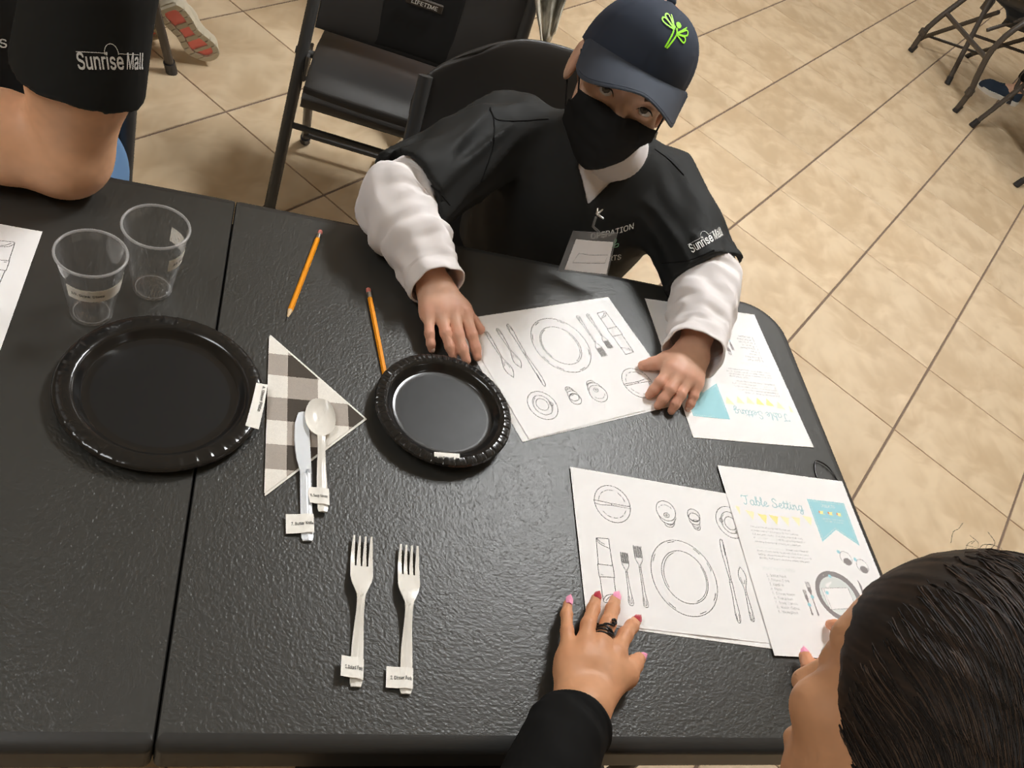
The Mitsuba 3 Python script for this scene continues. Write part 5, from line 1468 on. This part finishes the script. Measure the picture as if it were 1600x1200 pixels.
# head frame: seen from her left and a little behind
vx, vy, vz = view_frame(1400, 1080)
n3 = unit(-.68 * vx + .58 * vy - .42 * vz); u3 = unit(.62 * vx + .74 * vy + .12 * vz); u3 = unit(u3 - n3 * (u3 @ n3))
H3 = np.stack([np.cross(u3, n3), u3, n3])
HC3 = V(0.47390, -0.04533, 1.02350) - A(0, -.036, .117) @ H3
toW3 = lambda q: np.asarray(q, float) @ H3 + HC3
toH3 = lambda p: (np.asarray(p, float) - HC3) @ H3.T
neck3_lo = A(.545, -.225, .885)
head3 = lambda p: smin(head_field(toH3(p), False), cone(toW3((0, -.06, -.035)), neck3_lo, .050, .058)(p), .03)
mhd3 = solid(head3, *bounds([toW3((x, y, z)) for x in (-.09, .09) for y in (-.13, .13) for z in (-.11, .125)] + [neck3_lo], .02), .0026, 2)
SL3, SR3 = A(.385, -.33, .91), A(.715, -.255, .91)
EL3, ER3 = A(.272, -.175, .765), A(.985, -.12, .80)
limb3 = blend([cone(A(.36, -.42, .52), A(.52, -.33, .80), .125, .12), cone(A(.52, -.33, .80), neck3_lo, .11, .06), cone(SL3, SR3, .05, .05), cone(SL3, EL3, .045, .037), cone(SR3, ER3, .045, .037), cone(EL3, hand3['forearm'], .036, .027),
               cone(hand3['forearm'], hand3['wrist'], .0265, .0225), cone(ER3, hand3r['wrist'], .036, .024)], .03)
ml3 = solid(limb3, (.16, -.60, .36), (1.06, .10, 1.0), .009, 2)
part(P3, 'body', join(mhd3, mh3, mh3r, ml3), 'skin', smooth=True,
     color=np.vstack([skin_colors(mhd3.vertices, SK3), skin_colors(mh3.vertices, SK3 * A(1.05, 1.02, 1.0), red_points(hand3), .22, 3), skin_colors(mh3r.vertices, SK3 * A(1.06, .98, .98), red_points(hand3r), .4, 4), skin_colors(ml3.vertices, SK3)]), label='skin of face and hands')
for k, mt, L_, w_, ov, lb in (('pinky', 'nail_pink', .0165, .0092, .0112, 'pale pink nail'), ('ring', 'nail_red', .0150, .0100, .0095, 'red glitter nail'), ('middle', 'nail_pink', .0170, .0108, .0112, 'pale pink nail'), ('index', 'nail_red', .0150, .0104, .0092, 'dark red nail'), ('thumb', 'nail_pink', .0190, .0112, .0112, 'pale pink nail')):
    up_ = (0, 0, 1) if k != 'thumb' else unit(A(.35, -.30, .88))
    kk = nail(P3, hand3[k][2], hand3[k][3], mt, L_, w_, over=ov, r=.0080, up=up_, curve=.0026, label=lb, point=2.2)
    if k == 'ring':
        d_ = unit(hand3[k][3] - hand3[k][2])
        part(kk, 'pink_tip', trimesh.creation.icosphere(2, 1.0).apply_transform(np.diag([.0030, .0030, .0010, 1])).apply_translation(hand3[k][3] + d_ * .0055 + A(0, 0, .0052)), 'nail_pink', smooth=True)
nail(P3, hand3r['thumb'][2], hand3r['thumb'][3], 'nail_pink', .0175, .0112, over=.0110, r=.0080, up=unit(A(-.25, .0, .95)), curve=.0026, label='bright pink nail')
nail(P3, hand3r['index'][2], hand3r['index'][3], 'nail_natural', .0110, .0088, over=.0050, r=.0056)
# coiled black ring on the middle finger
a0, a1 = hand3['middle'][0], hand3['middle'][1]
ax = unit(a1 - a0); uu = unit(A(0, 0, 1) - ax * ax[2]); ss = np.cross(ax, uu)
mid = a0 * .48 + a1 * .52
R_ = .0107
th_ = np.linspace(-2.1, 2 * np.pi * 1.9, 90)
coil = mid + ax * (-.006 + .0075 * (th_ - th_[0]) / (th_[-1] - th_[0]) * 1.3)[:, None] + R_ * (np.sin(th_)[:, None] * ss + np.cos(th_)[:, None] * uu)
w1 = np.linspace(0, 1, 40)
topz = lambda x: np.sqrt(np.maximum(R_ ** 2 - x ** 2, 1e-6)) + .0012
wave = lambda x, y: mid + ss * x[:, None] + ax * y[:, None] + uu * topz(x)[:, None]
snake = wave(.0085 * np.sin(w1 * 7.5) * (1 - .4 * w1), -.004 + .0135 * w1)
curl_t = np.linspace(0, 1.75 * np.pi, 26)
head_ = wave(.0028 - .0026 * np.cos(curl_t), .0135 + .0026 * np.sin(curl_t))
part(P3, 'ring', join(tube(coil, np.linspace(.0009, .0014, 90), 8), tube(snake, np.linspace(.0014, .0012, 40), 8), tube(head_, np.linspace(.0012, .0015, 26), 8)), 'ring_black', smooth=True, label='coiled black snake ring')
# sleeves, sweater, trousers
hem3 = V(0.38940, -0.00016, 0.78100)
pth = spline([EL3, EL3 * .5 + hand3['forearm'] * .5 + A(0, 0, .002), hand3['forearm'], hem3], 44)
s3l = loft(pth, spline(A(.052, .050, .0455, .0425)[:, None], 44)[:, 0], 48, .92, lambda s, a, p: .006 * (meshkit.noise(st3(s * 14 + .7 * np.sin(a), np.cos(a), np.sin(a)), 5) - .5), thick=.003, inner=.25, flat_bottom=TH + .0006)
hem3r = A(.895, .005, .79)
pth = spline([ER3, ER3 * .5 + hem3r * .5, hem3r], 20)
s3r = loft(pth, np.linspace(.050, .040, 20), 32, 1.0, None, thick=.003, inner=.25, flat_bottom=TH + .004)
swf = blend([cone(A(.36, -.42, .52), A(.52, -.34, .80), .150, .140), cone(A(.52, -.34, .80), neck3_lo - A(0, .02, .02), .130, .068), cone(SL3, SR3, .068, .068), cone(SL3, EL3, .064, .050), cone(SR3, ER3, .064, .050)], .05)
msw = solid(lambda p: swf(p) + .006 * fold_noise(p, A(.3, .8, .3), 5, 18, 6), (.10, -.66, .34), (1.10, -.02, 1.02), .009, 2)
part(P3, 'sweater', join(msw, s3l, s3r), 'cloth_jet', smooth=True, label='black long-sleeved sweater')
tr3 = blend([ell((.35, -.42, .50), (.17, .15, .12)), cone((.28, -.40, .50), (.235, .09, .53), .092, .078), cone((.43, -.40, .50), (.375, .09, .53), .092, .078), cone((.235, .09, .53), (.23, .02, .08), .065, .05), cone((.375, .09, .53), (.38, .02, .08), .065, .05)], .03)
part(P3, 'trousers', solid(tr3, (.10, -.62, .02), (.62, .22, .64), .009, 2), 'cloth_jet', smooth=True)
# hair: a cap of hair over the skull, combed back, with loose strands
def hair3_field(p):
    q = toH3(p)
    d = ell((0, .030, -.014), (.0885, .106, .1130))(q)
    d = smin(d, ell((.0, -.055, -.070), (.078, .090, .066))(q), .05)
    d = smin(d, ell((.02, -.150, -.080), (.060, .090, .050))(q), .05)
    line = q[:, 2] - (.066 + .60 * np.clip(q[:, 1], -.02, .08) - .55 * np.clip(-.02 - q[:, 1], 0, .05) - .16 * np.clip(np.abs(q[:, 0]) - .035, 0, 1))
    d = smax(d, line, .012)
    # combed locks: grooves running from the hairline backwards and down
    ang = np.arctan2(q[:, 1] - .01, np.abs(q[:, 0]) + .02)
    g = meshkit.noise(np.stack([ang * 26 + q[:, 2] * 14, q[:, 2] * 9, q[:, 0] * 5], -1), 3) - .5
    g2 = meshkit.noise(np.stack([ang * 70 + q[:, 2] * 30, q[:, 2] * 16, q[:, 0] * 9], -1), 4) - .5
    return d + .0042 * g + .0022 * g2
mha = solid(hair3_field, *bounds([toW3((x, y, z)) for x in (-.1, .1) for y in (-.25, .145) for z in (-.15, .085)], .012), .0030, 1)
q = toH3(mha.vertices)
ang = np.arctan2(q[:, 1] - .01, np.abs(q[:, 0]) + .02)
st = meshkit.noise(np.stack([ang * 60 + q[:, 2] * 26, q[:, 2] * 12, q[:, 0] * 6], -1), 8)
hc = A(.010, .0085, .0075) * (1 - st[:, None] ** 2) + A(.048, .027, .016) * st[:, None] ** 2
part(P3, 'hair', mha, 'hair_dark', smooth=True, color=hc, label='dark brown hair combed back')
rng = np.random.default_rng(7)
strands, colr = [], []
gradf = lambda p: hair3_field(p)
cand = np.asarray(mha.vertices)
qn = toH3(cand)
pick = np.where((qn[:, 0] > -.06) & (qn[:, 1] > -.10) & (qn[:, 2] < .040))[0]
sel = rng.choice(pick, 2600)
base = cand[sel]
P_ = base.copy(); seq = [P_.copy()]
for k in range(11):
    q = toH3(P_)
    dirq = np.stack([.10 * np.sign(q[:, 0]) * np.ones(len(q)), -.35 - .9 * np.clip(-q[:, 2] / .11, 0, 1), -1.0 + .5 * np.clip(-q[:, 2] / .11, 0, 1)], -1)
    P_ = P_ + unit(dirq @ H3) * .0062
    e = 2e-3
    for _ in range(2):
        d0 = hair3_field(P_)
        g = np.stack([hair3_field(P_ + e * np.eye(3)[i]) - d0 for i in range(3)], -1) / e
        P_ = P_ - unit(g) * d0[:, None] * .8
    P_ = P_ + unit(g) * (.0006 + .0010 * rng.random((len(P_), 1)))
    seq.append(P_.copy())
seq = np.stack(seq, 1)
good = np.array([np.abs(hair3_field(x)).max() < .004 for x in seq])
seq = seq[good]
tv, tf_, tc = [], [], []
off = 0
for i in range(len(seq)):
    pth = seq[i]
    m = tube(pth, np.linspace(.00055, .00022, len(pth)), 3, caps=False)
    tv.append(m.vertices); tf_.append(m.faces + off); off += len(m.vertices)
    tone = rng.random() ** 2.2
    tc.append(np.repeat((A(.010, .0085, .0075) * (1 - tone) + A(.075, .048, .032) * tone)[None], len(m.vertices), 0))
part(P3, 'hair_strands', tm(np.vstack(tv), np.vstack(tf_)), 'hair_dark', smooth=True, color=np.vstack(tc), kind='stuff')
fly = []
for i in range(70):
    s0 = toW3((rng.uniform(-.02, .05), 0, 0))
    q0 = A(rng.uniform(-.035, .055), .125 + rng.uniform(-.03, .006), .055 - rng.uniform(0, .085))
    q1 = q0 + A(rng.normal(0, .006), rng.uniform(.001, .005), rng.uniform(-.006, .008)); q2 = q1 + A(rng.normal(0, .007), rng.uniform(-.004, .004), rng.uniform(-.008, .008))
    fly.append(tube(toW3(spline([q0 * A(1, .94, .94), q0, q1, q2], 12)), .00016, 3, caps=False))
part(P3, 'flyaway_hair', join(*fly), 'hair_dark', smooth=True, color=np.repeat(A(.012, .010, .009)[None], sum(len(m.vertices) for m in fly), 0), kind='stuff')
m, col = eyeball(toW3((.0315, -.001, .0775)), H3[2])
part(P3, 'eye', m, 'eye', smooth=True, color=col)

# ================================================================== feet in the background
def shoe_mesh(L, w=.042, hgt=.055):
    """foot-shaped upper, sole outline in its own frame: x across, y from heel to toe, z up from the ground."""
    out = [(0, 0), (.55, .02), (.80, .12), (.78, .30), (.66, .48), (.86, .70), (.92, .82), (.70, .95), (.20, 1.0), (-.35, .97), (-.80, .84), (-.95, .70), (-.74, .48), (-.80, .28), (-.80, .12), (-.52, .02)]
    p = spline([(x * w, y * L) for x, y in out] + [(0, 0)], 64)
    return Polygon(p)
def upper(L, w, ankle_h):
    f = blend([cone((0, L * .16, .030), (0, L * .42, .036), w * .72, w * .66), cone((0, L * .42, .034), (-.003, L * .80, .022), w * .68, w * .70), cone((-.002, L * .80, .022), (-.002, L * .90, .018), w * .66, w * .50), cone((0, L * .17, .03), (0, L * .15, ankle_h), w * .66, w * .58)], .02)
    return lambda p: smax(f(p), .012 - p[:, 2], .004)

# the cream sneakers with pink soles: their owner sits facing away, one heel raised
P4 = thing('person', 'person facing away at the top left of whom cream sneakers with pink soles show', 'person')
def sneaker(toe, heel, side, show_lip=True):
    yx = unit(toe - heel); L = np.linalg.norm(toe - heel)
    zz = unit(side - yx * (side @ yx)); xx = np.cross(yx, zz)
    M = np.stack([xx, yx, zz], 1)
    pl_ = lambda m: moved(m, M, heel)
    out = shoe_mesh(L, .047)
    f = upper(L, .046, .105)
    cr = part(P4, 'shoe', pl_(solid(f, (-.06, -.02, .006), (.06, L + .02, .13), .0035, 2)), 'sole_cream', smooth=True, label='cream sneaker')
    part(cr, 'midsole', pl_(extrude(out, .026, -.006)), 'sole_cream', smooth=30)
    # chunky tread round a pink centre
    inner = out.buffer(-.017)
    part(cr, 'sole_center', pl_(extrude(inner, .004, -.009)), 'sole_pink', smooth=False, label='coral pink sole centre')
    rim_ = out.buffer(.001).difference(out.buffer(-.0165))
    for k in range(9):
        y0, y1 = L * (k / 9 + .008), L * ((k + 1) / 9 - .008)
        g = rim_.intersection(Polygon([(-.1, y0), (.1, y0 + .006), (.1, y1 + .006), (-.1, y1)]))
        for gg in getattr(g, 'geoms', [g]):
            if gg.area > 2e-5: part(cr, 'tread_block', pl_(extrude(gg, .012, -.017)), 'sole_cream', smooth=False)
    for y0, y1 in ((.30, .38), (.52, .60), (.74, .80)):
        g = inner.intersection(Polygon([(-.1, L * y0), (.1, L * y0 + .008), (.1, L * y1 + .008), (-.1, L * y1)])).buffer(-.0015)
        part(cr, 'tread_bar', pl_(extrude(g, .007, -.013)), 'sole_cream', smooth=False)
    return pl_((trimesh.creation.icosphere(1, .01))).centroid
toe4, heel4 = V(-0.13492, 2.23981, 0.03000), V(-0.26323, 2.16682, 0.20500)
sneaker(toe4, heel4, FWD + A(0, 0, .25))
toe5, heel5 = V(-0.27728, 2.18380, 0.02200), V(-0.37136, 2.22099, 0.06000)
sneaker(A(-.30, 2.300, .020), A(-.40, 2.215, .120), FWD + A(0, 0, .5))
an4 = heel4 + A(.01, .10, .045)
lg4 = blend([cone(an4, A(-.235, 2.48, .50), .042, .062), cone(A(-.235, 2.48, .50), A(-.40, 2.02, .53), .075, .10), cone(A(-.38, 2.30, .16), A(-.52, 2.50, .50), .042, .062), cone(A(-.52, 2.50, .50), A(-.52, 2.02, .53), .075, .10), ell((-.46, 1.98, .56), (.19, .15, .14))], .03)
m4 = solid(lg4, (-.72, 1.78, .10), (-.12, 2.62, .74), .012, 2)
part(P4, 'trousers', m4, 'cloth_jet', smooth=True)
tb4 = blend([cone((-.46, 1.98, .56), (-.46, 1.99, .95), .155, .16), cone((-.62, 2.0, 1.05), (-.30, 2.0, 1.05), .075, .075), cone((-.46, 2.0, 1.05), (-.46, 2.03, 1.22), .07, .05), ell((-.46, 2.05, 1.33), (.078, .10, .115))], .05)
m5 = solid(tb4, (-.76, 1.74, .5), (-.16, 2.26, 1.5), .014, 2)
part(P4, 'body', m5, 'skin', smooth=True, color=skin_colors(m5.vertices, SK2))
sh4 = blend([cone((-.46, 1.98, .58), (-.46, 1.99, .95), .172, .176), cone((-.63, 2.0, 1.04), (-.29, 2.0, 1.04), .088, .088)], .05)
part(P4, 'shirt', solid(sh4, (-.78, 1.72, .42), (-.12, 2.26, 1.2), .014, 2), 'cloth_black', smooth=True)

# a beige shoe and jeans hem under the empty chair
def side_shoe(parent, heel, toe, mats, L=None, w=.044, ankle=None, name='shoe', label=None):
    heel, toe = np.asarray(heel, float), np.asarray(toe, float)
    yx = unit(toe - heel); L = np.linalg.norm(toe - heel)
    M = np.stack([np.cross(yx, [0, 0, 1.]), yx, A(0, 0, 1.)], 1)
    f = upper(L, w, .075)
    k = part(parent, name, moved(solid(lambda p: smax(f(p), p[:, 2] - .070, .004), (-.07, -.02, .004), (.07, L + .03, .12), .004, 2), M, heel), mats[0], smooth=True, label=label)
    part(k, 'sole', moved(extrude(shoe_mesh(L, w * 1.12).buffer(.002), .024, 0.0), M, heel), mats[1], smooth=30)
    return M
P5 = thing('person', 'person hidden behind the empty chair of whom one beige shoe and a jeans cuff show', 'person')
side_shoe(P5, (.520, 2.075, .0), (.395, 1.875, .0), ('shoe_beige', 'sole_cream'), w=.046, label='beige shoe')
lg5 = blend([cone(A(.500, 2.045, .075), A(.56, 2.20, .50), .058, .075), cone(A(.56, 2.20, .50), A(.50, 2.62, .54), .085, .11), ell((.52, 2.66, .56), (.18, .15, .14))], .03)
m6 = solid(lambda p: smax(lg5(p), .062 - p[:, 2], .004), (.30, 1.95, .05), (.74, 2.84, .74), .011, 2)
part(P5, 'jeans', m6, 'denim', smooth=True)
tb5 = blend([cone((.52, 2.66, .58), (.52, 2.66, .98), .16, .17), cone((.36, 2.66, 1.05), (.68, 2.66, 1.05), .08, .08), cone((.52, 2.66, 1.05), (.52, 2.63, 1.22), .07, .05), ell((.52, 2.60, 1.33), (.078, .10, .115))], .05)
m7 = solid(tb5, (.24, 2.40, .5), (.80, 2.90, 1.5), .014, 2)
part(P5, 'body', m7, 'skin', smooth=True, color=skin_colors(m7.vertices, SK2))

# navy slip-on shoe and black trousers at the far table
P6 = thing('person', 'person at the far right of whom a navy slip-on shoe and black trouser leg show', 'person')
toe6, heel6 = V(3.95448, 3.90089, 0.00000), V(4.19197, 3.87878, 0.00000)
toe6, heel6 = A(3.905, 3.93, 0), A(4.150, 3.86, 0)
side_shoe(P6, heel6, toe6, ('shoe_navy', 'sole_white'), w=.060, label='navy slip-on shoe with white sole')
ank = heel6 + unit(toe6 - heel6) * .05
m8 = solid(blend([cone(ank + A(0, 0, .06), ank + A(.02, 0, .17), .036, .042), ell(heel6 + unit(toe6 - heel6) * .09 + A(0, 0, .055), (.045, .040, .030))], .02), ank - .12, ank + A(.14, .12, .24), .006, 2)
part(P6, 'body', m8, 'skin', smooth=True, color=skin_colors(m8.vertices, SK1), label='bare ankle')
tr6 = blend([cone(ank + A(.02, 0, .15), ank + A(.16, .06, .50), .062, .085), cone(ank + A(.16, .06, .50), ank + A(.62, .12, .54), .088, .11), ell(ank + A(.68, .12, .56), (.16, .18, .14))], .03)
part(P6, 'trousers', solid(lambda p: smax(tr6(p), ank[2] + .125 - p[:, 2], .004), ank - A(.12, .25, .0), ank + A(.92, .40, .76), .012, 2), 'cloth_jet', smooth=True)

# the fleece hanging beside the empty chair
nu, nv = 31, 41
U, W = np.meshgrid(np.linspace(0, 1, nu), np.linspace(0, 1, nv), indexing='ij')
c0, c1, c2, c3 = V(0.55610, 1.73676, 0.78117), V(0.66560, 1.72466, 0.82047), V(0.66242, 1.67736, 0.66361), V(0.63584, 1.65242, 0.62921)
p = ((1 - U) * (1 - W))[..., None] * c0 + (U * (1 - W))[..., None] * c1 + (U * W)[..., None] * c2 + ((1 - U) * W)[..., None] * c3
fz = .022 * np.sin(U * 13 + 2 * W) * (1 - .5 * W) + .012 * (meshkit.noise(np.stack([U * 6, W * 5, U * 0], -1), 4) - .5)
a = (p - FWD * (.02 + fz)[..., None]).reshape(-1, 3); b = a + FWD * .03
f = grid_faces(nu, nv)
i = np.concatenate([np.arange(nv), np.arange(1, nu) * nv + nv - 1, (nu - 1) * nv + np.arange(nv - 2, -1, -1), np.arange(nu - 2, 0, -1) * nv]); j = np.roll(i, -1); o = len(a)
mj = tm(np.vstack([a, b]), np.vstack([f, f[:, ::-1] + o, np.stack([i, j, j + o], 1), np.stack([i, j + o, i + o], 1)]))
if mj.volume < 0: mj.invert()
single('fleece_jacket', mj, 'fleece', 'grey-green mottled fleece hanging beside the empty folding chair at the top', 'jacket', smooth=50)
